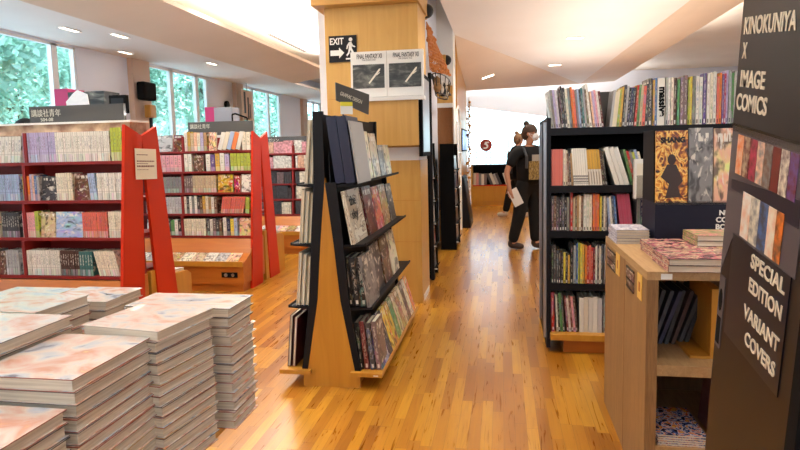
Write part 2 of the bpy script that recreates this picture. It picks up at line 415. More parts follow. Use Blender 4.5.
ORD = ['first','second','third','fourth','fifth','sixth','seventh','eighth','ninth','tenth','eleventh','twelfth','thirteenth','fourteenth','fifteenth','sixteenth','seventeenth','eighteenth','nineteenth','twentieth']
def ordn(n): return ORD[n-1] if n <= 20 else (('thirty-' if n > 30 else 'twenty-') + ['','first','second','third','fourth','fifth','sixth','seventh','eighth','ninth'][n % 10] if n % 10 and n < 40 else ('%dth' % n))
def row(runs, x0, px0, scl, zs, yf, where, name, bookcase_y=0, kindname='book', yjit=.004, maxd=.15):
    """runs: (px_start, px_end, n, colour(s), height m, lean px (top shift to the right), kind, extra words)
       a run of one colour is one series and shares a label; a run of several colours gets one label per book"""
    n_seen = 0; seen = {}
    for ri, r in enumerate(runs):
        a, b, n, cols, h, lean, kind = r[:7]; words = r[7] if len(r) > 7 else ''
        xa = x0+(a-px0)*scl; xb = x0+(b-px0)*scl; t = (xb-xa)/n
        same = isinstance(cols, str)
        ang = math.atan2(lean*scl, h)
        tc = t*math.cos(ang)
        if same and kind != 'face':
            while (cols, words) in seen: words = (words+' again').strip()
            seen[(cols, words)] = 1
        for i in range(n):
            n_seen += 1
            c = cols if same else cols[i % len(cols)]
            hh = h*(1 if same else R.uniform(.93, 1.03))
            if kind == 'face':
                lab = f"{c} {kindname} cover facing out {words}, {where}".replace(' ,', ',').replace('  ', ' ')
                if lab in seen: lab = f"{c} {kindname}, {ORD[len(seen)%20]} facing out, {where}"
                seen[lab] = 1
                place(FACE['art'], name, (xa+i*t+.001, yf+.012, zs), (t*.97, .02, hh), (-.10, 0, 0), c, lab, 'book')
                continue
            d = min(maxd, .75*hh)
            if same:
                lab = f"{c}-spined {kindname} {words}, {where}".replace(' ,', ',')
                grp = f"{c} run {words} on the {where}".replace('  ', ' ')
            else:
                lab = f"{c}-spined {kindname}, {ordn(n_seen)} from left, {where}"
                grp = f"books on the {where}"
            # leaning books pivot on their lower corner
            zoff = tc*math.sin(-ang) if ang < 0 else 0
            x = xa+i*t
            zz = zs + (abs(math.sin(ang))*tc if ang > 0 else 0) + .0008
            if ang < 0: zz = zs+.0008
            place(BK[kind], name, (x, yf+R.uniform(0, yjit), zz), (tc*.94, d, hh), (0, ang, 0), c, lab, 'book', grp)
    return

# =================================================================== THE ROOM
XL, XR, YN, YF, ZT = -6.5, 8.0, -3.0, 21.0, 3.9
struct(box('floor', 'floor', XL, XR, YN, YF, -.1, 0))
# left window wall: sill, lintel and solid piers with openings between
ops = [(2.2, 8.34), (10.2, 12.5), (14.2, 16.9), (19.2, 20.9)]
WT, WB = 3.16, .75
b = MB(); b.box(XL-.1, XL, YN, YF, 0, WB); b.box(XL-.1, XL, YN, YF, WT, 4.05)
prev = YN
for a, c in ops: b.box(XL-.1, XL, prev, a, WB, WT); prev = c
b.box(XL-.1, XL, prev, YF, WB, WT)
struct(b.build('wall_left', 'wall'))
mull = [[3.6,5.0,6.5,7.9], [11.05, 12.05], [14.95, 16.05], [20.2]]
for k, ((a, c), ms) in enumerate(zip(ops, mull)):
    w = struct(box('window_%d' % (k+1), 'glass', XL-.06, XL-.05, a+.03, c-.03, WB+.03, WT-.03))
    f = MB(); f.box(XL-.08, XL-.01, a, a+.04, WB, WT); f.box(XL-.08, XL-.01, c-.04, c, WB, WT)
    f.box(XL-.08, XL-.01, a, c, WB, WB+.04); f.box(XL-.08, XL-.01, a, c, WT-.03, WT)
    f.build('window_frame', 'white', w)
    for q in ms: box('mullion', 'white', XL-.08, XL-.01, q-.06, q+.06, WB, WT, w)
    box('window_sill', 'white', XL-.03, XL+.16, a, c, WB-.04, WB, w)
# tan pillars against the wall at the far edge of each solid part
for k, (a, c) in enumerate(((9.62, 10.14), (13.75, 14.15), (18.7, 19.15))):
    struct(box('trim_%d' % (k+1), 'wall_tan', XL, XL+.1, a, c, 0, 3.19))
struct(box('wall_right', 'wall', XR, XR+.2, YN, YF, 0, 4.05))
struct(MB().box(XL-.2, -5.2, YN-.2, YN, 0, 4.05).box(7.2, XR+.2, YN-.2, YN, 0, 4.05).box(-5.2, 7.2, YN-.2, YN, 0, 2.55).box(-5.2, 7.2, YN-.2, YN, 3.15, 4.05).build('wall_near', 'wall'))
w = struct(box('window_6', 'glass', -5.2, 7.2, YN-.1, YN-.09, 2.55, 3.15)); f = MB()  # opening added out of view behind the camera to let in fill light
for q in (-5.17, -2.1, 1, 4.1, 7.17): f.box(q-.03, q+.03, YN-.14, YN-.05, 2.55, 3.15)
f.build('window_frame', 'white', w)
# far end: wall with a big window
YE = 21.0
struct(MB().box(XL-.1, -1.25, YE, YE+.2, 0, ZT).box(4.2, XR+.2, YE, YE+.2, 0, ZT).box(-1.25, 4.2, YE, YE+.2, 0, .75)
       .prism([(-1.25, 2.90), (4.2, 2.05), (4.2, ZT), (-1.25, ZT)], YE, YE+.2, 'y').build('wall_far', 'wall'))
w = struct(MB().prism([(-1.2, .8), (4.15, .8), (4.15, 2.04), (-1.2, 2.86)], YE+.08, YE+.09, 'y').build('window_5', 'glass'))
f = MB(); f.box(-1.25, 4.2, YE+.05, YE+.15, .75, .8)
for q in (-1.23, .22, 1.5, 2.8, 4.15): f.box(q-.02, q+.02, YE+.05, YE+.15, .75, 2.86-(q+1.25)*.156)
f.build('window_frame', 'white', w)
# roof slab above everything; its underside is the high ceiling in the light coves
struct(box('ceiling', 'ceil_bright', XL-.3, XR+.3, YN-.3, YF+.3, ZT, ZT+.15))
# left dropped ceiling: lavender outer slope and tan inner slope
c1 = MB().prism([(XL, 3.19), (-5.0, 3.14), (-5.0, 3.2), (XL, 3.26)], YN, YF, 'y').build('ceiling_left', 'ceil'); struct(c1)
c2 = MB().prism([(-5.0, 3.14), (-3.95, 3.30), (-3.95, 3.36), (-5.0, 3.2)], YN, 14.0, 'y').build('ceiling_left', 'ceil_tan'); struct(c2)
# middle dropped ceiling, folded
P1 = (-.74, 9.76, 3.3); P2 = (-.91, 14.0, 2.80); P3 = (2.32, 18.6, 3.3); P4 = (3.3, 18.6, 3.34)
N1 = (-.74, YN, 3.3); N2 = (2.45, YN, 3.3); N3 = (3.1, YN, 3.38)
def slab(name, polys, m, th=.06):
    b = MB()
    for p in polys:
        n = len(p); vs = list(p)+[(q[0], q[1], q[2]+th) for q in p]
        b.add(vs, [tuple(range(n))[::-1], tuple(range(n, 2*n))]+[(i, (i+1) % n, n+(i+1) % n, n+i) for i in range(n)])
    return struct(b.build(name, m))
slab('ceiling_middle', [[N1, N2, P3, P1]], 'ceil')
slab('ceiling_middle', [[P1, P3, P2]], 'ceil_tan')
slab('ceiling_middle', [[N2, N3, P4, P3]], 'ceil_tan')
# white bulkhead beyond the column, left of the aisle
struct(MB().box(-1.9, -.745, 9.4, 9.85, 0, ZT).build('wall_inner', 'white'))
struct(MB().box(-1.9, -1.0, 6.13, 9.4, 0, ZT).build('wall_inner', 'wall'))
struct(MB().box(-1.9, -.80, 13.3, 13.7, 0, ZT).build('wall_inner', 'maple'))

# ceiling lamps
lamp_e = mat('lamp_lens', rgb(255,244,225), .4, emit=rgb(255,240,215), es=9)
def downlight(x, y, z, tilt, words, ln=.26, wd=.13):
    t_ = thing('ceiling_downlight', 'rectangular recessed ceiling downlight '+words, 'light', (x, y, z), tilt)
    f = MB()
    f.box(-ln/2-.015, ln/2+.015, -wd/2-.015, -wd/2, -.008, .01); f.box(-ln/2-.015, ln/2+.015, wd/2, wd/2+.015, -.008, .01)
    f.box(-ln/2-.015, -ln/2, -wd/2, wd/2, -.008, .01); f.box(ln/2, ln/2+.015, -wd/2, wd/2, -.008, .01)
    f.build('frame', 'white', t_)
    MB().box(-ln/2, ln/2, -wd/2, wd/2, -.004, .006).build('lens', lamp_e, t_)
sl = -math.atan2(.05, 1.5)
downlight(1.23, 10.6, 3.297, (0,0,0), 'in the middle ceiling, nearest one above the black bookcase')
downlight(1.19, 14.0, 3.297, (0,0,0), 'in the middle ceiling, small far one above the black bookcase')
downlight(-.297, 13.43, 3.04, (-.105,-.296,0), 'in the tan folded ceiling above the aisle')
for x, y, w in ((-5.60, 7.1, 'near the left windows, closer to the glass of the near pair'), (-5.22, 7.6, 'near the left windows, farther from the glass of the near pair'),
                (-6.1, 9.0, 'close above the white wall between the left windows'), (-5.3, 10.4, 'in the left ceiling, third row back')):
    downlight(x, y, 3.19-(x-XL)*.05/1.5-.004, (0,-sl,0), w, .08, .30)
downlight(3.9, 12.5, ZT-.004, (0,0,0), 'in the high right ceiling beyond the fold')
# air slot in the bright cove
t_ = thing('air_slot', 'dark linear air slot in the bright white left ceiling', 'vent', (-4.69, 12.9, ZT-.004))
MB().box(-.06, .06, -1.2, 1.2, -.01, .002).build('frame', 'white', t_)
MB().box(-.035, -.008, -1.15, 1.15, -.012, -.0101).box(.008, .035, -1.15, 1.15, -.012, -.0101).build('slot', 'black_matte', t_)

# =================================================================== lights
def area(name, loc, rot, sx, sy, power, col=(1,.86,.68)):
    l = bpy.data.lights.new(name, 'AREA'); l.shape = 'RECTANGLE'; l.size = sx; l.size_y = sy; l.energy = power; l.color = col
    o = bpy.data.objects.new(name, l); COL.objects.link(o); o.location = loc; o.rotation_euler = rot; return o
WARM = (1, .92, .80)
# cove strips lying on top of the dropped ceilings, shining up
area('cove_strip_light', (-4.25, 6, 3.5), (PI, .45, 0), .2, 17, 560, (1,.95,.88))
area('cove_strip_light', (3.4, 5.5, 3.5), (PI, .3, 0), .2, 16, 300, (1,.92,.80))
area('cove_strip_light', (1.0, 19.6, 3.2), (PI, 0, 0), 5.5, .4, 160, (1,.96,.9))
# added fill light behind the viewer, tilted up; stands for no known source
area('front_fill_light', (1.0, YN+.05, 2.0), (PI/2+.5, 0, 0), 9, .8, 75, (1,.96,.9))
# added unseen fill lights at bookcase height, aimed up to brighten the ceilings
area('ceiling_fill_light', (1.35, 4.95, 1.66), (PI, 0, 0), 1.8, .7, 9, (1,.93,.85))
area('ceiling_fill_light', (1.6, 9.5, 1.6), (PI, 0, 0), .8, 8, 110, (1,.93,.85))
area('ceiling_fill_light', (-3.2, 4.2, 1.80), (PI, 0, 0), .8, .12, 10, (1,.95,.9))
# downlights: spots under the ceilings
def spot(x, y, z, e, ang=115, col=WARM, r=.04):
    l = bpy.data.lights.new('downlight_lamp', 'SPOT'); l.energy = e; l.color = col; l.spot_size = math.radians(ang); l.spot_blend = .9; l.shadow_soft_size = r
    o = bpy.data.objects.new('downlight_lamp', l); COL.objects.link(o); o.location = (x, y, z); return o
for x, y, z, e in ((.0, 1.0, 3.22, 40), (.9, 3.2, 3.22, 110), (-.2, 3.6, 3.22, 90), (-.1, 5.8, 3.22, 110), (.6, 7.4, 3.22, 100), (-.1, 9.4, 3.22, 130), (.6, 11.8, 2.95, 130), (1.6, 1.9, 3.22, 60),
                (-2.0, 1.6, 3.8, 90), (-3.0, 3.1, 3.8, 130), (-4.6, 2.8, 3.3, 100), (-2.3, 4.6, 3.8, 130), (-3.4, 5.3, 3.8, 150), (-2.3, 7.2, 3.8, 120), (-3.6, 7.6, 3.8, 150), (-2.4, 11.0, 3.8, 120), (1.25, 14.1, 3.2, 130), (.2, 17.5, 3.4, 120)):
    spot(x, y, z, e*.95)
# world and sun
wd = bpy.data.worlds.new('sky'); SC.world = wd; wd.use_nodes = True
wt = wd.node_tree; bg = wt.nodes['Background']
sky = wt.nodes.new('ShaderNodeTexSky'); sky.sky_type = 'NISHITA'; sky.sun_disc = False; sky.sun_elevation = math.radians(50); sky.sun_rotation = math.radians(90)
mxn = wt.nodes.new('ShaderNodeMix'); mxn.data_type = 'RGBA'; mxn.inputs[0].default_value = .55; mxn.inputs[7].default_value = (5.2, 6.0, 6.6, 1)
wt.links.new(sky.outputs[0], mxn.inputs[6]); wt.links.new(mxn.outputs[2], bg.inputs[0]); bg.inputs[1].default_value = .9
sl_ = bpy.data.lights.new('sun', 'SUN'); sl_.energy = 8; sl_.angle = .02; so = bpy.data.objects.new('sun', sl_); COL.objects.link(so)
so.rotation_euler = (0, math.radians(28), math.radians(20))

# =================================================================== outdoors
struct(box('ground', 'pavement', -40, XL-.2, -10, 50, -.25, -.1))
struct(box('ground', 'pavement', XL-.2, 30, 21.3, 50, -.25, -.1))
def foliage(seed, n, r, h):
    q = random.Random(seed); b = MB()
    lobes = [(Vector((q.uniform(-1,1)*r*.65, q.uniform(-1,1)*r*.65, q.uniform(-.45,.55)*h)), q.uniform(.4,.65)*r) for _ in range(14)]
    for _ in range(n):
        c, rr = q.choice(lobes)
        d = Vector((q.gauss(0,1), q.gauss(0,1), q.gauss(0,1))).normalized()
        p = c + d*rr*q.uniform(.55, 1.08)
        u = Vector((q.gauss(0,1), q.gauss(0,1), q.gauss(0,1))).normalized(); v = u.orthogonal().normalized()
        s = q.uniform(.045, .10)
        b.add([p-u*s*1.5, p+v*s*.6, p+u*s*1.5, p-v*s*.6], [(0,1,2,3)])
    return b
def tree(x, y, label, first=None):
    if first: return dup(first, (x, y, -.1), (0, 0, R.uniform(0, 6)), label, 'trees outside the left windows')
    t_ = thing('street_tree', label, 'tree', (x, y, -.1), group='trees outside the left windows')
    b = MB(); b.cyl((0,0,0), (.05,.1,2.4), .17, .12)
    for a in range(5):
        b.cyl((.05,.1,2.2+.1*a), (1.1*math.cos(a*1.3), 1.1*math.sin(a*1.3), 3.6+.2*a), .07, .03, 8)
    b.build('trunk', 'bark', t_)
    f = foliage(3, 9500, 2.1, 3.2).build('foliage', 'leaf', t_, (0, 0, 3.6)); f['kind'] = 'stuff'
    return t_
T0 = tree(-10.2, 9.0, 'leafy green tree outside the nearest left window')
for x, y, w in ((-10.4, 14.6, 'leafy green tree seen through the second left window'), (-10.4, 20.2, 'leafy green tree seen through the third left window'), (-10.4, 26.0, 'pale leafy tree beyond the third left window'),
                (-16, 11.5, 'distant leafy tree behind the first trees outside'), (-16, 17.2, 'distant leafy tree behind the second window tree'), (-16, 23.0, 'distant leafy tree behind the third window tree')):
    tree(x, y, w, T0)
t_ = thing('white_building', 'pale building far outside beyond the trees', 'building', (-24, 24, -.1))
box('wall', 'facade', -3, 3, -16, 16, 0, 9, t_)
for k in range(7): box('window', 'sign', 3.0, 3.03, -14+k*4, -12+k*4, 2, 4, t_); box('window', 'sign', 3.0, 3.03, -14+k*4, -12+k*4, 5.5, 7.5, t_)

M['top_books'] = noise_paint('books_lying_on_top', rgb(214,186,156), rgb(150,112,92), 9, .6)
# =================================================================== RED BOOKCASES
def red_bookcase(yc, xr, xl, zs, divs, label, top_extra=False, ztop=1.72, signs=None):
    t_ = thing('red_bookcase', label, 'bookcase', (0, yc, 0))
    sl = .11
    def yf(z): return -.155-sl*(1.7-z)
    # end frames: two red boards leaning together at each end
    for xe in (xr, xl-.04):
        for sgn, nm in ((1, 'front_leg'), (-1, 'rear_leg')):
            p = [(-.2, ztop), (.0, ztop-.08), (.0-sl*ztop*.62, 0), (-.2-sl*ztop-.02, 0)]
            p = [(a*sgn, z) for a, z in p]
            MB().prism(p, xe+.018, xe+.042, 'x').build(nm, 'red', t_)
    ys = [yf(z) for z in zs]
    for z in zs:
        MB().box(xl, xr, yf(z), -.012, z-.022, z).build('shelf', 'red_shelf', t_)
    MB().box(xl, xr, -.012, .012, zs[0]-.05, ztop-.06).build('back_panel', 'red_shelf', t_)
    for d in divs:
        dv = MB()
        for za, zb in zip(zs, zs[1:]+[ztop-.04+.022]): dv.box(d-.012, d+.012, yf(za)+.001, -.0125, za+.0005, zb-.0225)
        dv.build('divider', 'red_shelf', t_)
    # rear shelves
    for z in zs[:3]: MB().box(xl, xr, .012, -yf(z), z-.028, z).build('shelf', 'red_shelf', t_)
    # wooden base
    zf = .34
    b = MB(); b.prism([(-.59, .085), (-.59, zf-.03), (-.40, zf+.05), (-.395, zf+.05), (yf(zs[0])+.0, zs[0]-.03), (-.02, zs[0]-.03), (-.02, .085)], xl-.02, xr+.03, 'x')
    b.box(xl, xr+.01, -.57, -.02, 0, .085)
    b.build('base', 'orange_wood', t_)
    b = MB(); b.prism([(.02, .0), (.62, .0), (.62, .44), (.56, .48), (.25, .50), (.2, .58), (.02, .58)], xl-.02, xr+.03, 'x'); b.build('rear_base', 'honey', t_)
    box('ledge_lip', 'honey', xl-.02, xr+.03, -.61, -.59, zf-.06, zf-.005, t_)
    if top_extra:
        box('top_box', M['top_books'], xl, xr-.02, -.05, .16, ztop-.055, ztop+.025, t_)
        box('top_rail', 'white', xl-.02, xr+.0, -.07, .17, ztop+.025, ztop+.04, t_)
    # sign board above
    if signs:
        x0, x1, z0, z1, body, sub, tx, tw, th = signs
        s = box('sign_board', 'sign', x0, x1, -.015, .015, z0, z1, t_)
        text(body, th, 'sign_text', s, (tx, -.017, z1-.02-th*.9), (PI/2, 0, 0), tw)
        if sub: text(sub, th*.6, 'sign_text', s, (tx+.08, -.017, z0+.014), (PI/2, 0, 0), .11, name='shelf_numbers')
    return t_, yf

Z1 = [.60, .885, 1.165, 1.455]
u1, yf1 = red_bookcase(4.15, -2.76, -4.45, Z1, [-3.585], 'near red bookcase with a white price sheet on its end', True, signs=(-3.67, -2.85, 1.76, 1.89, '講談社青年', '504-08', -3.65, .26, .062))
# price sheet on the end
s = MB().box(0, .002, 0, .275, 0, .235).build('paper_notice', 'pagesw', None, (-2.712, 4.03, 1.31)); s.rotation_euler = (-.03, 0, 0)
tag(s, 'white printed paper notice taped to the end of the near red bookcase', 'notice')
b = MB()
q = random.Random(5)
for zz, th in ((.185, .006), (.135, .009), (.118, .005), (.095, .012), (.072, .004)):
    y = .02
    while y < .24:
        w_ = q.uniform(.008, .022)
        if not (zz in (.185,.118,.072) and y > .16): b.box(.002, .0028, y, min(y+w_, .25), zz, zz+th)
        y += w_+.005
b.build('printed_lines', mat('print_ink', rgb(110,60,64), .6), s)

S1 = .00595
def r1(runs, k, nm): row(runs, -2.765, 124, .00861, Z1[k]+.0, 4.15+yf1(Z1[k])+.012, nm, 'manga_volume', kindname='manga volume', maxd=.12)
rn1 = ['bottom shelf, near red bookcase', 'third shelf down, near red bookcase', 'second shelf down, near red bookcase', 'top shelf, near red bookcase']
r1([(-30,-2,8,'cream',.2,4,'manga','left of the divider'), (-1,22,7,'white',.2,3,'manga','with black titles left of the divider'), (25.5,58,14,'lilac',.225,0,'manga','with coloured feet'), (58,111,26,'white',.222,0,'manga','with bright feet'), (112,123,4,'lime',.245,0,'manga','standing taller')], 3, rn1[3])
r1([(-30,-1,10,'grey',.19,0,'manga','far left'), (0,22,9,'pale blue',.2,0,'manga','left of the divider'), (25.5,42,7,('yellow','purple','orange','lilac','peach','blue','silver'),.195,0,'manga'), (43,58,1,'dark grey',.185,0,'face'), (59,75,7,'ivory',.205,0,'manga','with brown bands'), (75,90,1,'brown',.20,0,'face'), (92,99,2,'pale blue',.2,-2,'manga','leaning'), (99,123.5,11,'white',.2,0,'manga','with pink marks')], 2, rn1[2])
r1([(-30,2,9,'cream',.19,0,'manga','far left'), (4,22,8,'dark grey',.19,0,'manga','left of the divider'), (25.5,38,6,'pink',.19,0,'manga','at the left'), (38,42,1,'lime',.2,0,'manga'), (42,57,1,'beige',.195,0,'face'), (57,84,1,'pale blue',.195,0,'face','with grey drawing'), (85,109,12,'salmon',.19,0,'manga','at the right'), (110,123.5,6,'ivory',.195,0,'manga','at the right end')], 1, rn1[1])
r1([(-30,-1,7,'grey',.19,0,'manga','far left'), (0,8,1,'brown',.18,0,'face'), (9,22,6,'silver',.19,0,'manga','left of the divider'), (25.5,63,16,'white',.19,0,'manga','with grey bands'), (63.5,82,8,'dark brown',.19,0,'manga','in the middle'), (82,95,5,'teal',.185,0,'manga','in the middle'), (101,121,9,'ivory',.19,-5,'manga','leaning left')], 0, rn1[0])

Z2 = [.565, .812, 1.05, 1.29, 1.52]
u2, yf2 = red_bookcase(6.42, -2.76, -4.5, Z2, [-3.59], 'second red bookcase, across the aisle behind the near one', False, 1.73, signs=(-3.60, -2.81, 1.70, 1.855, '講談社青年', None, -3.575, .25, .058))
def r2(runs, k, nm): row(runs, -2.765, 254, .01235, Z2[k], 6.42+yf2(Z2[k])+.012, nm, 'manga_volume', kindname='manga volume', maxd=.12)
rn2 = ['bottom shelf, second red bookcase', 'fourth shelf down, second red bookcase', 'third shelf down, second red bookcase', 'second shelf down, second red bookcase', 'top shelf, second red bookcase']
r2([(155,176,1,'pale grey',.19,0,'face'), (177,186,1,'maroon',.19,0,'face'), (188.5,211,7,('white','gold','beige','peach','ivory','lilac','tan'),.215,0,'manga'), (212,219.5,1,'peach',.21,0,'face'), (221,243,5,('white','ivory','pale blue','orange','white'),.20,5,'plain'), (245,253.5,2,'ivory',.2,0,'manga','at the right end')], 4, rn2[4])
r2([(150,186,9,'pink',.19,0,'manga','left of the divider'), (188.5,196,2,'white',.2,0,'manga','beside the divider'), (197,207,1,'brown',.19,0,'face'), (210,233,5,('white','purple','gold','white','lilac'),.195,0,'manga'), (234,253.5,6,'lime',.195,0,'manga','at the right')], 3, rn2[3])
r2([(150,186,12,'grey',.18,0,'manga','left of the divider'), (188.5,197,4,'mauve',.19,0,'manga','beside the divider'), (197,220,9,'beige',.19,0,'manga','with orange feet'), (221,236,1,'gold',.2,0,'face'), (237,243,1,'red',.19,0,'face'), (244,253.5,1,'white',.2,0,'face')], 2, rn2[2])
r2([(150,186,11,'pale grey',.19,0,'manga','left of the divider'), (188.5,204,6,('white','dark grey','white','grey','white','dark grey'),.195,0,'manga'), (204,221,6,('brown','gold','ivory','tan','white','brown'),.195,0,'manga'), (224,246,10,'salmon',.19,3,'manga','leaning right'), (248,252,2,'lime',.18,1,'manga','leaning at the right')], 1, rn2[1])
r2([(150,160,1,'white',.18,0,'face'), (161,186,7,('dark grey','pale grey','white','dark grey','green','white','black'),.18,0,'manga'), (188.5,210,9,'ivory',.19,0,'manga','beside the divider'), (211,226,5,('dark grey','white','mauve','dark grey','brown'),.19,0,'manga'), (227,241,4,('white','navy','yellow','pale blue'),.2,0,'manga'), (242,253,1,'peach',.2,0,'face')], 0, rn2[0])

Z3 = [.55, .78, 1.01, 1.24, 1.467]
u3, yf3 = red_bookcase(8.69, -2.2, -4.5, Z3, [-3.1], 'third red bookcase, farthest back behind the second', False, 1.62, signs=(-3.62, -2.5, 1.60, 1.72, 'マガジン', None, -3.6, .22, .06))
# all volumes of the third bookcase: the uncounted rest of the manga
b3 = MB(); q = random.Random(11); cols3 = []
mats3 = ['plain3_%d' % i for i in range(6)]
for i, c in enumerate(('pink','ivory','dark grey','white','mauve','peach')): M['plain3_%d' % i] = noise_paint('far_spines_'+c.replace(' ','_'), PAL[c], tuple(v*.5 for v in PAL[c][:3])+(1,), 30)
sets = [(2,4,3), (4,2,2), (2,4,1), (0,5,3), (0,5,1)]
for k, z in enumerate(Z3):
    x = -4.45; y = 8.69+yf3(z)+.012
    while x < -2.25:
        n = q.randint(4, 12); c = q.choice((0,1,3,5) if k > 2 else (2,4,1,2)); h = q.uniform(.165,.195)
        for i in range(n):
            tt = q.uniform(.013,.018)
            if x+tt > -2.25: break
            if abs(x+.007+3.1) > .03: b3.box(x, x+tt*.9, y+q.uniform(0,.006), y+.11, z+.001, z+h, c)
            x += tt
        x += q.uniform(0,.01)
tag(b3.build('manga_volume', mats3), 'rows of pink, pale and dark manga volumes filling the third red bookcase', 'books', kind='stuff')

# flat magazines on the ledges
def flat_mesh(name, cover, pages='pages_flat'):
    b = MB(); b.box(0,1,0,1,.92,1,0); b.box(0,1,0,1,0,.08,0); b.box(.015,.985,.01,.99,.08,.92,1)
    return b.mesh(name, [cover, pages])
FL = {k: flat_mesh('flat_'+k, k) for k in ('pastel','pinkart','bluered','art_flat')}
def flats(y, x0, x1, n, z, tilt, where, cols, w=.13, d=.18, h=.018):
    st = (x1-x0)/n
    for i in range(n):
        nm = ORD[i] if i < 20 else str(i)
        place(FL['art_flat'], 'flat_magazine', (x0+i*st, y, z), (st*.94, d, h), (tilt, 0, R.uniform(-.01,.01)), cols[i % len(cols)], f'{cols[i % len(cols)]} paperback face up, {nm} from left, {where[4:]}', 'book', 'paperbacks lying on '+where)
sl_f = math.atan2(.08, .19)
for yc, w, xa in ((6.42, 'the front ledge of the second red bookcase', -4.3), (8.69, 'the front ledge of the third red bookcase', -3.8)):
    flats(yc-.585, xa, -2.80 if yc < 7 else -2.3, 11, .312, sl_f, w, ['ivory','beige','white','pale grey','peach','tan'], d=.19, h=.012)
for yc, w in ((4.15, 'the rear ledge of the near red bookcase'), (6.42, 'the rear ledge of the second red bookcase'), (8.69, 'the rear ledge of the third red bookcase')):
    flats(yc+.28, -3.4, -2.745 if yc < 8 else -2.2, 4, .502, -.065, w, ['white','ivory','pink','white'], d=.27, h=.02)
# power outlet on the second bookcase
o = box('outlet', 'black_matte', -2.98, -2.80, -.597, -.59, .16, .215, u2)
MB().cyl((-2.93,-.603,.187),(-2.93,-.596,.187),.02,.02,12).cyl((-2.85,-.603,.187),(-2.85,-.596,.187),.018,.018,12).build('socket', 'steel', o)

# =================================================================== displays near the windows
t_ = thing('display_box', 'magenta display box with a manga picture panel, standing above the near bookcase', 'display', (-4.36, 5.25, 0))
t_.scale = (.875, .875, .935)
box('pedestal', 'white', -.05, .6, -.0, .3, 0, 1.98, t_)
MB().box(0, .17, 0, .28, 1.98, 2.31).build('side_panel', 'magenta', t_)
p = MB().box(.17, .62, .0, .28, 1.98, 2.27).build('picture_panel', 'darkart', t_)
MB().prism([(.15,2.17),(.24,2.25),(.3,2.29),(.42,2.24),(.44,2.10),(.36,1.99),(.14,1.99),(.08,2.02),(.17,2.05)], -.012, -.001, 'y').build('drawn_figure', 'plain', t_)
MB().prism([(.26,2.0),(.30,2.06),(.42,2.05),(.44,1.99)], -.02, -.013, 'y').build('yellow_patch', mat('golden_print', rgb(214,160,40), .5), t_)
t_ = thing('picture_frame', 'small black framed monitor beside the magenta box', 'monitor', (-3.765, 5.25, 1.90))
t_.scale = (.88, .88, .95)
box('housing', 'black_matte', 0, .2, 0, .06, 0, .185, t_); box('glass', 'dark_metal', .025, .175, -.004, 0, .03, .155, t_)
box('stand', 'black_matte', .08, .12, .02, .06, -2.0, 0, t_)
t_ = thing('wall_speaker', 'small rounded black speaker on the tan pillar', 'speaker', (-6.28, 9.85, 2.46))
MB().box(-.08, .08, -.22, .16, 0, .32).build('housing', 'black_matte', t_, bevel=.03); box('bracket', 'dark_metal', -.12, -.08, -.06, .06, .1, .2, t_)
t_ = thing('wooden_figure', 'small orange wooden ornament below the wall speaker', 'ornament', (-6.25, 9.85, 0))
MB().cyl((0,0,0),(0,0,2.2),.03,.03,8).build('pole', 'dark_metal', t_); MB().box(-.06,.06,-.1,.1,2.15,2.38).build('ornament', 'honey', t_, bevel=.02)
t_ = thing('display_box', 'magenta and grey display box standing above the second bookcase', 'display', (-3.85, 7.3, 0))
t_.scale = (.9125, .9125, .97)
box('pedestal', 'white', .0, .4, .0, .25, 0, 1.9, t_)
MB().box(0, .14, 0, .24, 1.9, 2.16).build('side_panel', 'magenta', t_)
MB().box(.14, .42, 0, .24, 1.9, 2.15).build('grey_panel', 'silver_card', t_)
t_ = thing('bent_rail', 'black bent metal rail beside the second magenta box', 'rail', (-3.47, 7.3, 0))
t_.scale = (.9, .9, .97)
MB().tube([(0,0,0),(0,0,2.05),(.05,0,2.06),(.22,.02,2.0),(.22,.02,0)], .012).build('rail', 'black_matte', t_)
t_ = thing('hanging_banner', 'narrow hanging banner with dark vertical writing by the far windows', 'banner', (-6.2, 13.9, 2.28))
MB().box(-.01, .01, -.28, .28, 0, .72).build('cloth', 'wall_tan', t_)
MB().box(.011, .014, -.2, -.10, .16, .68).box(.011, .014, .0, .08, .02, .56).box(.011,.014,.12,.17,.05,.4).build('writing', 'dark_metal', t_)
MB().cyl((0,0,.72),(0,0,.98),.008,.008,6).build('cord', 'dark_metal', t_)
t_ = thing('round_clock', 'small black round disc on the white wall between windows', 'clock', (-6.49, 13.35, 2.62))
MB().cyl((0,0,0),(.05,0,0),.1,.1,20).build('disc', 'black_matte', t_); MB().cyl((.05,0,0),(.055,0,0),.07,.07,20).build('face', 'dark_metal', t_)

# =================================================================== MAPLE COLUMN
t_ = thing('maple_column', 'maple-clad square column with a white band and wide wooden head', 'column', (0, 5.56, 0))
b = MB()
b.box(-1.66, -.765, 0, .56, 0, 1.385); b.build('lower_panel', 'maple', t_, bevel=.004)
MB().box(-1.65, -.77, .005, .555, 1.385, 1.51).build('white_band', 'white', t_)
MB().box(-1.66, -.765, 0, .56, 1.51, 2.84).build('upper_panel', 'maple', t_, bevel=.004)
MB().box(-1.75, -.745, -.12, .62, 2.84, ZT).build('head', 'maple_x', t_, bevel=.004)
MB().box(-1.652, -.773, -.003, .0, 1.0, 1.004).box(-1.652,-.773,-.003,0,.60,.604).box(-1.652,-.773,-.003,0,1.98,1.984).build('joint', 'honey', t_)
MB().box(-.79,-.76,.1,.5,.0,.06).build('foot_trim', 'white', t_)
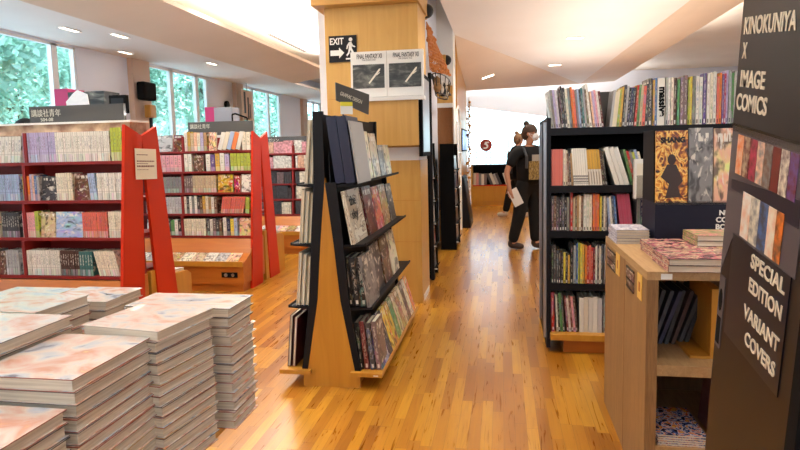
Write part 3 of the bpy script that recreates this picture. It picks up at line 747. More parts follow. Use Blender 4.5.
# exit sign
t_ = thing('exit_sign', 'dark exit sign with an arrow and a walking figure on the column', 'sign', (-1.62, 5.545, 2.33))
box('plate', 'black', 0, .27, 0, .012, 0, .245, t_)
text('EXIT', .085, 'white_gloss', t_, (.012, -.001, .165), (PI/2,0,0), .135, bold=.002)
MB().prism([(.015,.06),(.10,.06),(.10,.035),(.15,.085),(.10,.135),(.10,.11),(.015,.11)], -.003, 0, 'y').build('arrow', 'white_gloss', t_)
w = MB(); w.cyl((.215,-.004,.205),(.215,0,.205),.018,.018,14)
w.prism([(.2,.18),(.225,.185),(.225,.125),(.245,.085),(.25,.045),(.235,.045),(.225,.08),(.212,.11),(.2,.075),(.178,.05),(.17,.062),(.188,.085),(.195,.12)], -.004, 0, 'y')
w.prism([(.2,.18),(.178,.15),(.172,.118),(.182,.118),(.19,.145),(.205,.16)], -.004, 0, 'y'); w.prism([(.222,.18),(.238,.15),(.26,.14),(.256,.13),(.232,.138),(.218,.16)], -.004, 0, 'y')
w.box(.165,.235,-.004,0,.02,.034); w.build('walking_figure', 'white_gloss', t_)
# game book display at the top of the column
for i in range(2):
    x = -1.395+i*.345
    t_ = thing('art_book', ('left' if i == 0 else 'right')+'most of two large white books with dark battle pictures on the column shelf', 'book', (x, 5.47, 1.985), (-.03, 0, 0), 'two large white books on the column shelf')
    MB().box(0, .342, 0, .045, 0, .42).build('cover', 'white_gloss', t_)
    box('picture', 'darkart', .02, .322, -.003, 0, .08, .30, t_)
    MB().prism([(.17,.13),(.18,.12),(.28,.24),(.285,.26),(.27,.255)], -.006, -.0031, 'y').prism([(.245,.2),(.275,.225),(.28,.22),(.25,.195)], -.006, -.0031, 'y').build('drawn_sword', 'pagesw', t_)
    text('FINAL FANTASY XII', .06, 'dark_metal', t_, (.06, -.001, .355), (PI/2,0,0), .24, name='title', bold=.001)
    text('THE ZODIAC AGE', .02, 'dark_metal', t_, (.11, -.001, .335), (PI/2,0,0), .13, name='subtitle')
t_ = thing('display_shelf', 'white shelf carrying two large books on the maple column', 'shelf', (-1.40, 5.46, 1.945))
box('board', 'white', 0, .70, -.02, .098, 0, .035, t_); box('shelf_front', 'maple', -.0, .64, .0, .098, -.42, -.0, t_)
t_ = thing('wall_screen', 'black framed thin screen mounted on the aisle side of the column', 'screen', (-.763, 5.6, 1.42))
box('housing', 'black_matte', .0, .035, -.12, .48, 0, .78, t_); box('glass', 'steel', .035, .038, -.06, .42, .04, .74, t_)
for x, y, z, w in ((-.76, 6.2, 2.88, 'near black dome camera on a beige mount beside the column head'), (-.78, 8.6, 2.72, 'far black dome camera on the white bulkhead')):
    t_ = thing('dome_camera', w, 'camera', (x, y, z))
    MB().box(-.12, .0, -.09, .09, -.05, .09).build('mount', 'maple_x', t_, bevel=.01)
    MB().ball((.0,0,.02), .075, 0, 16, 8, (1,1,1.0)).build('dome', 'dark_metal', t_)

# =================================================================== BEHIND THE COLUMN
t_ = thing('wall_panelling', 'maple and bronze panels with a white rail on the white wall behind the column', 'panelling', (0, 9.36, 0))
MB().box(-1.0, -.76, 0, .039, 2.19, 2.46).build('maple_panel', 'maple', t_); MB().box(-1.0, -.76, 0, .039, 0, .5).build('maple_panel', 'maple', t_)
MB().box(-1.0, -.76, -.01, .039, 2.12, 2.19).build('white_rail', 'white', t_)
MB().box(-1.0, -.76, .0, .039, .5, 2.12).build('mirror_panel', mat('bronze_mirror', rgb(150,104,66), .15, .8), t_)
t_ = thing('black_post', 'thin black post from floor to bulkhead beside the column', 'post', (-.80, 6.55, 0))
MB().box(-.0, .035, 0, .035, 0, 2.32).build('post', 'black', t_); MB().box(-.0, .03, .035, 2.7, 2.29, 2.32).build('top_bar', 'black', t_)
t_ = thing('garland_net', 'orange brown triangular netting garland hanging from the bulkhead', 'decoration', (0, 0, 0), group=None)
net = MB(); q = random.Random(4)
P = [Vector((-.765, 6.25, 2.80)), Vector((-.765, 6.5, 2.34)), Vector((-.765, 9.1, 2.58))]
def tri(u, v): return P[0]*(1-u)+ (P[1]*(1-v)+P[2]*v)*u
for i in range(13):
    u = (i+1)/13
    net.tube([tri(u, v/8)+Vector((q.uniform(-.01,.02),0,0)) for v in range(9)], .006, 5)
    net.tube([tri(k/8, i/12) for k in range(9)], .006, 5)
for _ in range(90):
    p_ = tri(q.random()**.5, q.random())
    net.ball(p_, q.uniform(.012,.028), 0, 6, 4)
nt = net.build('netting', mat('orange_netting', rgb(206,128,60), .7), t_)
t_ = thing('plush_basket', 'wire basket of brown and white plush toys below the netting', 'basket', (-.72, 7.3, 2.12))
b = MB()
for a in range(12): b.tube([(.09*math.cos(a*PI/6), .7*math.sin(a*PI/6), .2), (.06*math.cos(a*PI/6), .5*math.sin(a*PI/6), 0)], .005, 5)
b.tube([(.09*math.cos(a*PI/6), .7*math.sin(a*PI/6), .2) for a in range(13)], .007, 5); b.tube([(.06*math.cos(a*PI/6), .5*math.sin(a*PI/6), 0) for a in range(13)], .007, 5)
b.build('basket', 'dark_metal', t_)
for k, (dy, c, w) in enumerate(((-.5,'tan','tan plush toy nearest in the wire basket'), (-.2,'white','white plush toy between two darker ones in the wire basket'), (.1,'dark grey','dark plush toy in the middle of the wire basket'), (.4,'ivory','ivory plush toy farthest in the wire basket'))):
    tt = thing('plush_toy', w, 'toy', (-.72, 7.3+dy, 2.185), group='plush toys in the wire basket')
    mm = noise_paint('plush_'+c.replace(' ','_'), PAL[c], tuple(v*.7 for v in PAL[c][:3])+(1,), 20, .9)
    MB().ball((0,0,0), .06, 0, 12, 8, (.8,1.2,1)).ball((0,-.03,.07), .042, 0, 12, 8).build('body', mm, tt); MB().ball((-.0,-.055,.105), .014, 0, 8, 6).ball((0,.0,.108), .014, 0, 8, 6).build('ear', mm, tt)
# black magazine racks along the aisle
def side_rack(x0, y0, y1, label, n, wid=.10, lean=.06):
    t_ = thing('magazine_rack', label, 'rack', (x0, y0, 0)); L = y1-y0
    for a in (0, L-.02):
        MB().prism([(0, 0), (wid+lean, 0), (wid, 1.55), (0, 1.55)], a, a+.02, 'y').build('end_panel', 'black_matte', t_)
    MB().box(0, .012, .02, L-.02, 0, 1.55).build('back_panel', 'black_matte', t_)
    for k in range(n):
        z = .1+k*1.3/n; e = wid+lean*(1-z/1.55)
        MB().prism([(.012, z), (e+.01, z+.0), (e+.03, z+.035), (e+.022, z+.035), (e, z+.012), (.012, z+.012)], .02, L-.02, 'y').build('shelf', 'black_matte', t_)
        MB().box(e+.0, e+.03, -.006, .0, z+.01, z+.026).build('shelf_lip', 'white', t_)
    return t_
RK = (('near', -.885, 6.62, 6.98, .10, .02), ('far', -.89, 8.55, 9.3, .20, .03))
side_rack(-.885, 6.62, 6.98, 'near narrow black magazine rack with white shelf lips along the aisle', 5, .10, .02)
side_rack(-.89, 8.55, 9.3, 'far black magazine rack with a broad black end along the aisle', 5, .20, .03)
cc = ['dark grey','grey','navy','maroon','brown','dark brown','pale grey','grey']
for w, x0, y0, y1, wid, lean in RK:
    L = y1-y0
    for k in range(5):
        z = .1+k*1.3/5+.013; e = wid+lean*(1-z/1.55)
        nn = 1 if L < .5 else 3
        for i in range(nn):
            c = cc[(i+k*3) % 8]
            place(FACE['art'], 'magazine', (x0+e-.012, y0+.03+i*(L-.06)/nn, z+.001), ((L-.06)/nn*.92, .012, .22), (-.06, 0, PI/2), c, f'{c} magazine, {ORD[i]} along, {ORD[k]} shelf up, {w} black magazine rack', 'magazine', f'magazines on the {w} black rack')
# beyond: maple post, screen, white rail
t_ = thing('wall_screen', 'small lit blue screen on the maple post down the aisle', 'screen', (-.78, 11.6, 1.44))
box('housing', 'black_matte', -.03, .02, 0, 1.7, -.03, .42, t_); box('lit_picture', 'screen', .02, .024, .03, 1.67, 0, .39, t_)
struct(MB().box(-1.6, -.80, 10.9, 13.3, 0, ZT).build('wall_inner', 'honey'))
t_ = thing('clothes_rail', 'curved white metal rail rack on the left of the far aisle', 'rail', (-.74, 9.9, 0))
MB().tube([(0,0,0),(0,0,1.9),(-.01,.15,2.1),(0,.4,2.2),(0,.65,2.1),(0,.8,1.9),(0,.8,0)], .02, 8).build('hoop', 'white_gloss', t_)
MB().tube([(0,0,.8),(0,.8,.8)], .015, 8).tube([(0,0,1.4),(0,.8,1.4)], .015, 8).build('crossbar', 'white_gloss', t_)
t_ = thing('leaning_board', 'dark framed board leaning on the left of the far aisle', 'board', (-.75, 10.9, 0))
MB().prism([(0,0),(.17,0),(.05,.95),(0,.95)], 0, .9, 'y').build('frame', 'black', t_)
MB().prism([(.172,.05),(.178,.05),(.062,.9),(.056,.9)], .06, .84, 'y').build('board', 'dark_metal', t_)
t_ = thing('garland', 'gold and white paper garland down the white post of the far aisle', 'decoration', (-.72, 12.4, 0))
b = MB(); q = random.Random(9)
for k in range(46):
    z = 2.5-k*.05; b.ball((q.uniform(-.03,.03)+.02, q.uniform(-.1,.1)+(.6-.012*k), z), q.uniform(.02,.04), k % 2, 6, 4)
b.build('beads', ['white_gloss','honey'], t_); MB().tube([(0.02,.6,2.55),(.02,.05,.2)], .01).build('string', 'white', t_)
# round red sign in the far window
t_ = thing('round_sign', 'round dark red sign with a white curled mark in the far window', 'sign', (-.50, 19.0, 1.535))
MB().cyl((0,0,0),(0,-.03,0),.19,.19,28).build('disc', 'round_red', t_)
MB().prism([(-.02,.11),(.10,.11),(.10,.07),(.02,.06),(.07,.0),(.07,-.06),(.02,-.11),(-.08,-.11),(-.08,-.07),(.0,-.065),(.025,-.03),(-.01,.01),(-.06,.03)], -.035, -.0301, 'y').build('curled_mark', 'white_gloss', t_)
MB().cyl((0,.0,-.17),(0,.0,-1.535),.01,.01,6).build('stem', 'dark_metal', t_)
# railing outside the far window
t_ = thing('window_railing', 'thin pale metal railing standing behind the far window', 'railing', (0, 21.6, 0))
b = MB()
for k in range(10): b.cyl((-.9+k*.5,0,-.1),(-.9+k*.5,0,1.3),.015,.015,6)
b.build('post', 'steel', t_); MB().box(-.95, 3.7, -.02, .02, 1.28, 1.31).box(-.95,3.7,-.02,.02,1.1,1.12).build('rail', 'steel', t_)
# low shelf at the far end
t_ = thing('low_bookcase', 'low maple bookcase under the far window at the end of the aisle', 'bookcase', (0, 15.0, 0))
MB().box(-.78, 2.4, 0, .4, 0, .50).build('base', 'honey', t_)
MB().box(-.78, -.74, 0, .4, .5, 1.04).box(2.36, 2.4, 0, .4, .5, 1.04).build('side_panel', 'maple', t_)
MB().box(-.74, 2.36, .36, .4, .5, 1.04).box(-.74, 2.36, 0.0, .36, 1.0, 1.04).build('frame', 'black', t_)
MB().box(-.74, 2.36, -.01, 0, .1, .108).box(.3,.305,-.01,0,.02,.5).box(-.2,-.195,-.01,0,.02,.5).build('drawer_gap', 'orange_wood', t_)
MB().box(-.74, 2.36, .02, .34, .50, .525).build('shelf', 'red', t_)
row([(0,14,5,('white','pink','grey','white','mauve'),.30,0,'plain'), (18,30,4,('dark grey','white','silver','dark grey'),.30,-5,'plain'), (34,50,6,('white','dark grey','ivory','grey','white','navy'),.31,-4,'plain')], -.72, 0, .024, .526, 15.04, 'low bookcase at the aisle end', 'book', maxd=.22)

# =================================================================== CENTRAL A-FRAME
CX, Y0, L = -1.075, 3.49, 1.58
t_ = thing('a_frame_shelf', 'black and maple A-frame book display standing in the middle of the floor', 'bookcase', (CX, Y0, 0))
ow = [(1.735,.062),(1.3,.072),(.92,.104),(.56,.128),(.09,.195)]; iw = [(1.33,.0),(.92,.043),(.56,.075),(.09,.158)]
for y_, nm in ((0, 'near'), (L-.03, 'far')):
    w = MB().prism([(-.185,0),(.185,0),(.185,.09),(.158,.09),(.075,.56),(.043,.92),(0,1.33),(-.043,.92),(-.075,.56),(-.158,.09),(-.185,.09)], y_+.004, y_+.034, 'y').build('end_panel', 'honey', t_)
    for s in (-1, 1):
        ow_ = ow if s < 0 else [(1.30,.072)]+ow[2:]; iw_ = iw
        if s > 0:
            MB().prism([(.0005,1.30),(.072,1.30),(.104,.92),(.128,.56),(.195,.09),(.158,.09),(.075,.56),(.043,.92)], y_, y_+.03, 'y').build('upright', 'black', t_); continue
        pr = [(s*a, z) for z, a in ow]+[(s*(a+.0005), z) for z, a in reversed(iw)]+[(s*.0005, 1.735)]
        MB().prism(pr, y_, y_+.03, 'y').build('upright', 'navy' if False else 'black', t_)
# core (sloping back boards) and shelves
for s in (-1, 1):
    MB().prism([(s*.02,1.72 if s < 0 else 1.5),(s*.045 if s < 0 else .022,1.72 if s < 0 else 1.5),(s*.055 if s < 0 else .03,1.3),(s*.085,.92),(s*.11,.56),(s*.165,.1),(s*.14,.1),(s*.02,1.3)], .034, L-.034, 'y').build('back_board', 'black', t_)
SZ = [(1.285,.19),(.91,.245),(.51,.275)]
for s, nm in ((-1,'left'),(1,'right')):
    for z, e in SZ:
        MB().prism([(s*.05,z-.02),(s*e,z-.005),(s*e,z+.012),(s*(e-.008),z+.012),(s*(e-.01),z+.005),(s*.05,z)], .02, L-.02, 'y').build('shelf', 'black', t_)
    MB().box(*sorted((s*.13, s*.335)), -.03, L+.02, .085, .112).build('ledge', 'honey', t_, bevel=.002)
box('plinth', 'honey', -.17, .17, .036, L-.036, 0, .085, t_)
MB().box(.28,.31,-.0302,-.03,.093,.1).build('price_tag', 'white', t_)
# category sign and tag on top
t_ = thing('shelf_sign', 'grey slanted category sign with yellow tag on top of the A-frame display', 'sign', (-1.17, 4.25, 1.76), (0, 0, .75))
MB().prism([(-.03,.10),(.24,-.0),(.25,.15),(-.03,.23)], 0, .012, 'y').build('board', 'sign', t_)
text('GRAPHIC DESIGN', .04, 'sign_text', t_, (-.0,-.001,.14), (PI/2, .33, 0), .19)
MB().box(.0,.10,-.006,-.002,.0,.06).build('white_tag', 'white', t_); MB().box(.01,.09,-.009,-.0061,.062,.085).box(0,.1,-.006,-.002,.06,.09).build('yellow_tag', mat('yellow_card', rgb(226,214,60), .5), t_)
MB().box(.02,.03,.002,.01,-.012,.12).build('clip', 'dark_metal', t_)

# books on the A-frame. left side: face-out towards -x, seen edge-on
def a_book(y, z, e, w, h, th, side, col, label, me='art', tilt=None, cat='book', group=None, off=0):
    """book showing its cover away from the display; side +1 right, -1 left"""
    a = .10 if tilt is None else tilt
    if side > 0: loc = (CX+e+off, Y0+y, z); rot = (-a, 0, PI/2)
    else: loc = (CX-e-off, Y0+y+w, z); rot = (-a, 0, -PI/2)
    return place(FACE[me], 'art_book', loc, (w, th, h), rot, col, label, cat, group)
lefts = [(1.292,.14,'top'), (.917,.19,'second'), (.517,.225,'third'), (.113,.30,'bottom')]
for z, e, w in lefts:
    for j in range(3 if w != 'bottom' else 2):
        th = .019; c = ['ivory','white','cream'][j] if w != 'bottom' else ['dark brown','maroon'][j]
        hh = {'top':.40,'second':.345,'third':.345,'bottom':.34}[w]-.012*j
        for i in range(4):
            a_book(.03+i*.38, z, e-j*.031, .33, hh, th, -1, c, f"{c} hardback on the A-frame's left side, {w} tier, {ORD[i]} from near end", 'solid', .09 if j < 9 else 0, group=f"{w} tier of the A-frame's left side")
# right side top tier: two navy slipcases with spines to the near end
for j, (x, a) in enumerate(((.068, .0), (.132, .0))):
    o = place(BK['solid'], 'slipcase_book', (CX+x+.0, Y0+.005, 1.2925), (.060, .30, .41), (0, -.12, 0), rgb(20,22,58), ['left','right'][j]+' one of two tall navy slipcased books on top of the A-frame', 'book', 'tall navy slipcased books')
a_book(.01, 1.2925, .215, .34, .385, .010, 1, 'silver', 'large grey and white cover leaning on the navy slipcases', 'plain', .13)
a_book(.42, 1.2925, .165, .24, .335, .02, 1, 'cream', 'cream covered art book on the top tier, right of the grey cover', 'art', .13)
a_book(.68, 1.2925, .165, .24, .325, .02, 1, 'beige', 'beige picture book on the top tier, behind the cream one', 'art', .13)
a_book(.95, 1.2925, .165, .20, .24, .02, 1, 'grey', 'small grey book on the top tier toward the column', 'art', .13)
a_book(1.18, 1.2925, .165, .20, .24, .02, 1, 'ivory', 'small ivory book on the top tier nearest the column', 'art', .13)
# second tier
o = a_book(.005, .917, .178, .36, .335, .025, 1, 'ivory', 'large ivory book with a swirl line drawing and the words the sky', 'solid', .17)
FS = unit_face('face_out_swirl', 'swirl'); o.data = FS
lt = text('the\nsky', .085, 'dark_metal', None, (CX+.178-.17*.235+.006, Y0+.05, .917+.235), (PI/2-.17, 0, PI/2), .16, bold=.001)
lt.parent = o; lt.matrix_parent_inverse = (Matrix.LocRotScale(o.location, o.rotation_euler, o.scale)).inverted()
a_book(.39, .917, .19, .26, .33, .02, 1, 'maroon', 'dark picture book with red lettering on the second tier', 'art', .17)
a_book(.67, .917, .19, .22, .31, .02, 1, 'salmon', 'salmon pink picture book on the second tier', 'art', .17)
a_book(.91, .917, .19, .24, .31, .02, 1, 'tan', 'tan picture book on the second tier', 'art', .17)
a_book(1.18, .917, .19, .22, .30, .02, 1, 'dark grey', 'dark book on the second tier nearest the column', 'art', .17)
# third tier: black spines at the near end
for i in range(3):
    place(BK['comic'], 'graphic_novel', (CX+.115+i*.042, Y0+.04, .5175), (.036, .22, .31), (0, -.10, 0), 'black', 'black-spined volume with white numbers, one of three at the near end of the third tier', 'book', 'three black volumes on the third tier')
a_book(.02, .5175, .262, .30, .32, .02, 1, 'grey', 'grey picture book covering the black volumes on the third tier', 'art', .16)
a_book(.36, .5175, .235, .27, .33, .02, 1, 'dark grey', 'dark portrait picture book in the middle of the third tier', 'art', .16)
a_book(.68, .5175, .235, .26, .33, .02, 1, 'brown', 'brown portrait book on the third tier', 'art', .16)
a_book(.98, .5175, .235, .26, .33, .02, 1, 'ivory', 'white framed cover on the third tier nearest the column', 'art', .16)
# bottom ledge: slanting books spine out toward the near end
bl = [('black','comic',.30),('maroon','comic',.31),('dark grey','comic',.30),('mauve','comic',.31)]
for i, (c, k, h) in enumerate(bl):
    place(BK[k], 'graphic_novel', (CX+.175+i*.038, Y0+.03+i*.0, .113), (.03, .20, h), (0, -.10, 0), c, f'{c}-spined book, {ORD[i]} at the near end of the bottom ledge', 'book', 'spine-out books on the bottom ledge')
cols = ['blue','pale blue','navy','yellow','gold','green','beige','tan','cream','brown','ivory','orange']
for i in range(12):
    a_book(.04+i*.122, .1135, .325, .115, .30, .02, 1, cols[i], f'{cols[i]} picture book leaning on the bottom ledge, {ORD[i]} from the near end', 'art', .30, group='books leaning on the bottom ledge')

# =================================================================== BLACK BOOKCASE (right)
XB, SB = .312, .00660     # left edge; metres per shelf unit
t_ = thing('black_bookcase', 'tall black bookcase full of graphic novels on the right of the aisle', 'bookcase', (0, 4.3, 0))
ZR = [.146, .50, .882, 1.205, 1.61]
XE = 2.3
MB().box(.312, .34, 0, .86, .03, 1.69).build('side_panel', 'black', t_)
MB().box(XE-.03, XE, 0, .86, .03, 1.69).build('side_panel', 'black', t_)
MB().box(.34, XE-.03, .40, .43, .1, 1.61).build('back_panel', 'black_matte', t_)
for z in ZR[1:]:
    MB().box(.34, XE-.03, .005, .40, z-.035, z).box(.34, XE-.03, .0, .012, z-.045, z+.006).build('shelf', 'black', t_)
    MB().box(.34, XE-.03, .43, .855, z-.035, z).build('shelf', 'black', t_)
MB().box(1.30, 1.325, .006, .40, .15, 1.575).build('divider', 'black', t_)
MB().box(.335, XE, -.05, .86, .10, .146).build('base_shelf', 'honey', t_, bevel=.003)
MB().box(.43, XE-.1, .0, .80, 0, .10).build('plinth', 'orange_wood', t_)
MB().box(.292, .311, .02, .06, .1, 1.66).box(.292,.311,.5,.54,.1,1.66).build('steel_strip', 'steel', t_)
MB().box(.40, .97, .30, .33, 1.611, 1.88).build('header_sign', 'sign', t_)
MB().box(.34, XE-.03, .40, .43, 1.611, 1.86).build('top_back_board', 'sign', t_)
def rb(runs, k, nm): row(runs, XB, 547, SB, ZR[k], 4.315, nm, 'graphic_novel', kindname='graphic novel', maxd=.2)
RN = ['bottom shelf, black bookcase', 'fourth shelf down, black bookcase', 'third shelf down, black bookcase', 'second shelf down, black bookcase', 'top shelf, black bookcase']
rb([(552,562,4,('silver','grey','lilac','pale grey'),.28,-5,'comic'), (562.5,566,2,('dark brown','black'),.29,-4,'comic'), (566.5,574,3,('dark grey','ivory','grey'),.28,-4,'comic'), (574.5,579,2,('orange','salmon'),.285,-4,'comic'),
    (579.5,591,6,('grey','pale blue','dark grey','teal','silver','brown'),.275,-4,'comic'), (591.5,594.5,1,'white',.305,-6,'comic','sticking up'), (595,606,5,('peach','lilac','pink','white','maroon'),.26,-5,'comic'),
    (611.5,618,3,('silver','cream','cream'),.26,4,'plain'), (618.5,623,2,('lime','gold'),.27,3,'comic'), (623.5,635,5,('dark grey','silver','black','navy','dark grey'),.285,3,'comic'),
    (635.5,640,2,('red','green'),.28,3,'comic'), (640.5,649,3,('beige','salmon','dark grey'),.29,2,'comic'), (649.5,653.5,1,'dark grey',.325,0,'comic','with yellow marks'), (654,658,2,('gold','blue'),.32,0,'comic'),
    (658.5,666,1,'white',.325,0,'solid','with large black lettering'), (666.5,671,2,('silver','white'),.32,0,'comic'), (671.5,677,2,('ivory','dark brown'),.33,0,'comic'), (677.5,680,1,'green',.31,0,'comic'), (680.5,687.5,2,('mauve','mauve'),.34,0,'comic'),
    (688,692,2,('lime','yellow'),.33,0,'comic'), (692.5,695,1,'grey',.33,0,'comic'), (695.5,702,2,('white','white'),.345,0,'comic'), (702.5,705.5,1,'purple',.345,0,'comic','with white dots'), (706,715,3,('white','ivory','white'),.345,0,'comic'),
    (715.5,720,2,('salmon','orange'),.34,0,'comic'), (720.5,726,3,('purple','magenta','lilac'),.35,0,'comic'), (726.5,734,3,('silver','green','pale grey'),.35,0,'comic'), (734.5,800,17,('white','grey','red','navy','ivory','tan'),.33,0,'comic')], 4, RN[4])
rb([(552,564,5,'salmon',.262,0,'plain','at the left end'), (564.5,569,2,('ivory','cream'),.27,0,'comic'), (569.5,575,3,('brown','dark grey','tan'),.25,-2,'comic'), (575.5,591,7,'white',.265,-3,'footgrey','with grey feet'),
    (591.5,605,5,'gold',.255,-4,'footwhite','leaning left'), (605.5,610,2,('dark brown','black'),.25,-5,'comic'), (618,633,3,'white',.275,-13,'plain','leaning far left'), (634,650,6,('green','red','grey','lime','pale blue','cream'),.25,-9,'comic'), (652,700,15,('grey','navy','ivory','red','dark grey'),.26,0,'comic')], 3, RN[3])
rb([(552,560,3,('dark grey','brown','dark grey'),.255,0,'comic'), (560.5,571,4,('black','dark grey','black','grey'),.26,0,'comic'), (572,574.5,1,'red',.30,0,'comic'), (575,585,5,('beige','brown','tan','ivory','brown'),.26,0,'comic'),
    (585.5,594.5,3,('white','white','ivory'),.265,0,'comic'), (595,602,3,('orange','salmon','orange'),.265,0,'comic'), (602.5,610,4,('yellow','dark grey','ivory','mauve'),.25,0,'comic'), (612,621,4,('pale blue','white','dark grey','blue'),.25,-3,'comic'), (624,637,5,'magenta',.265,-5,'plain','leaning left'), (640,700,18,('grey','navy','ivory','red','dark grey'),.25,0,'comic')], 2, RN[2])
rb([(552,557,2,('black','dark grey'),.30,0,'comic'), (557.5,562,2,('dark grey','black'),.25,0,'comic'), (562.5,572,4,('black','yellow','black','gold'),.225,0,'comic'), (572.5,575,1,'black',.29,0,'comic'), (575.5,578,1,'silver',.28,0,'comic'),
    (578.5,582,2,('blue','lime'),.295,0,'comic'), (582.5,587,2,('yellow','gold'),.29,0,'comic'), (587.5,596,4,('orange','red','salmon','red'),.28,0,'comic'), (596.5,606,5,('maroon','white','dark grey','ivory','dark grey'),.285,0,'comic'), (607,660,16,('grey','navy','ivory','red','dark grey'),.28,0,'comic')], 1, RN[1])
rb([(552.5,556,1,'red',.29,-1,'comic'), (558,562,2,('white','black'),.27,-2,'comic'), (562.5,567,2,('green','dark grey'),.29,-3,'comic'), (569,581,5,('maroon','white','maroon','pink','dark brown'),.27,-4,'comic'),
    (582,606,5,('white','ivory','white','white','pale grey'),.26,0,'plain'), (607,650,13,('grey','navy','ivory','red','dark grey'),.28,0,'comic')], 0, RN[0])
for o in [o for o in bpy.data.objects if o.get('label','').startswith('white-spined graphic novel with large black lettering')]:
    lt = text('massive', .062, 'black_matte', None, (0,0,0), (0,0,0), .20, name='title', bold=.003)
    lt.parent = o; lt.matrix_parent_inverse = Matrix.LocRotScale(o.location, o.rotation_euler, o.scale).inverted()
    lt.location = (o.location.x+.012, o.location.y-.0015, o.location.z+.265); lt.rotation_euler = (PI/2, PI/2, 0)
# red band blocks on the four thick white books: printed bands, part of each book
# acrylic holder
t_ = thing('leaflet_holder', 'clear acrylic leaflet holder clipped to the front of the black bookcase', 'holder', (.888, 4.22, 1.12))
MB().box(0, .012, 0, .06, 0, .27).box(.063, .075, 0, .06, 0, .27).box(0, .075, .05, .06, 0, .27).build('frame', 'white', t_)
MB().box(.012, .063, .002, .006, .0, .16).build('front_sheet', 'acrylic', t_); MB().box(.012,.063,.02,.04,.01,.24).build('leaflets', 'pagesw', t_)

# =================================================================== LAMINATE CABINET (right)
XC, YC0, YC1, ZC = .578, 2.497, 3.47, .978
XD = 1.32
t_ = thing('laminate_cabinet', 'striped wood laminate cabinet with open shelves on the right', 'cabinet', (0,0,0))
MB().box(XC, XC+.046, YC0, YC1, 0, ZC-.035).build('side_panel', 'laminate', t_, bevel=.001)
MB().box(XD-.03, XD, YC0, YC1, 0, ZC-.03).build('side_panel', 'laminate', t_)
MB().box(XC, XD, YC0, YC1, ZC-.035, ZC).build('top', 'laminate_y', t_, bevel=.001)
MB().box(XC+.046, XD-.03, YC0+.005, YC1-.02, .54, .585).build('shelf', 'laminate_y', t_)
MB().box(XC+.046, XD-.03, YC0+.005, YC1-.02, .205, .235).build('shelf', 'laminate_y', t_)
MB().box(XC+.046, XD-.03, YC1-.35, YC1-.33, .0, ZC-.035).build('back_panel', 'laminate_dark', t_)
MB().box(XC-.001, XC, 2.93, 2.934, 0, ZC-.03).build('joint', 'laminate_dark', t_)
MB().box(.632, .675, YC0-.003, YC0, ZC-.031, ZC-.008).build('price_label', 'white', t_)
# price cards on the side
for k, (ya, yb, ya2, yb2) in enumerate(((3.16,3.39,3.05,3.14), (2.72,2.88,2.57,2.65))):
    w = ('far','near')[k]
    c = tag(box('photo_card', 'art_y', XC-.004, XC-.001, ya, yb, .83, .93), w+' small framed picture card stuck on the cabinet side', 'card', 'picture cards on the cabinet side'); c.color = PAL['brown']
    MB().box(XC-.006, XC-.0041, ya, yb, .83, .838).box(XC-.006, XC-.0041, ya, yb, .922, .93).box(XC-.006,XC-.0041,ya,yb,.872,.878).build('frame', 'dark_metal', c)
    c2_ = tag(box('gold_card', mat('gold_card', rgb(226,182,90), .4), XC-.004, XC-.001, ya2, yb2, .835, .945), w+' yellow gold card beside a picture card on the cabinet side', 'card', 'gold cards on the cabinet side')
    MB().box(XC-.0055, XC-.0041, (ya2+yb2)/2-.012, (ya2+yb2)/2+.012, .87, .91).build('print', 'orange_wood', c2_)
# things in the cabinet
for i in range(7):
    c = ['black','dark grey','navy','black','dark brown','dark grey','black'][i]
    place(BK['plain'], 'magazine', (.64+i*.028, 2.78, .5865), (.016, .22, .26), (0, .28+.03*(i%3), 0), c, f'{c} book leaning inside the cabinet, {ORD[i]} from left, upper shelf', 'book', 'leaning books inside the cabinet')
t2 = thing('book_end', 'upright yellow wooden book end standing inside the cabinet', 'bookend', (.80, 2.60, .5855))
MB().box(.06,.10,0,.3,0,.30).build('board', 'honey', t2, bevel=.002); MB().box(-.02,.06,.0,.3,0,.012).build('foot', 'honey', t2)
for i in range(5):
    place(FL['bluered'], 'comic_book', (.635+.003*(i%2), 2.515+.002*i, .2355+i*.0085), (.20, .28, .008), (0,0,R.uniform(-.03,.03)), 'white', f'red and blue comic, {["bottom","second","third","fourth","top"][i]} of the flat pile on the lower cabinet shelf', 'comic', 'comics on the lower cabinet shelf')
for i in range(5):
    c = ['maroon','black','dark brown','black','dark grey'][i]
    place(BK['plain'], 'magazine', (.88+i*.05, 2.56, .2365), (.03, .24, .24), (0, .1, 0), c, f'{c} book upright inside the cabinet, {ORD[i]} from left, lower shelf', 'book', 'upright books in the lower cabinet')

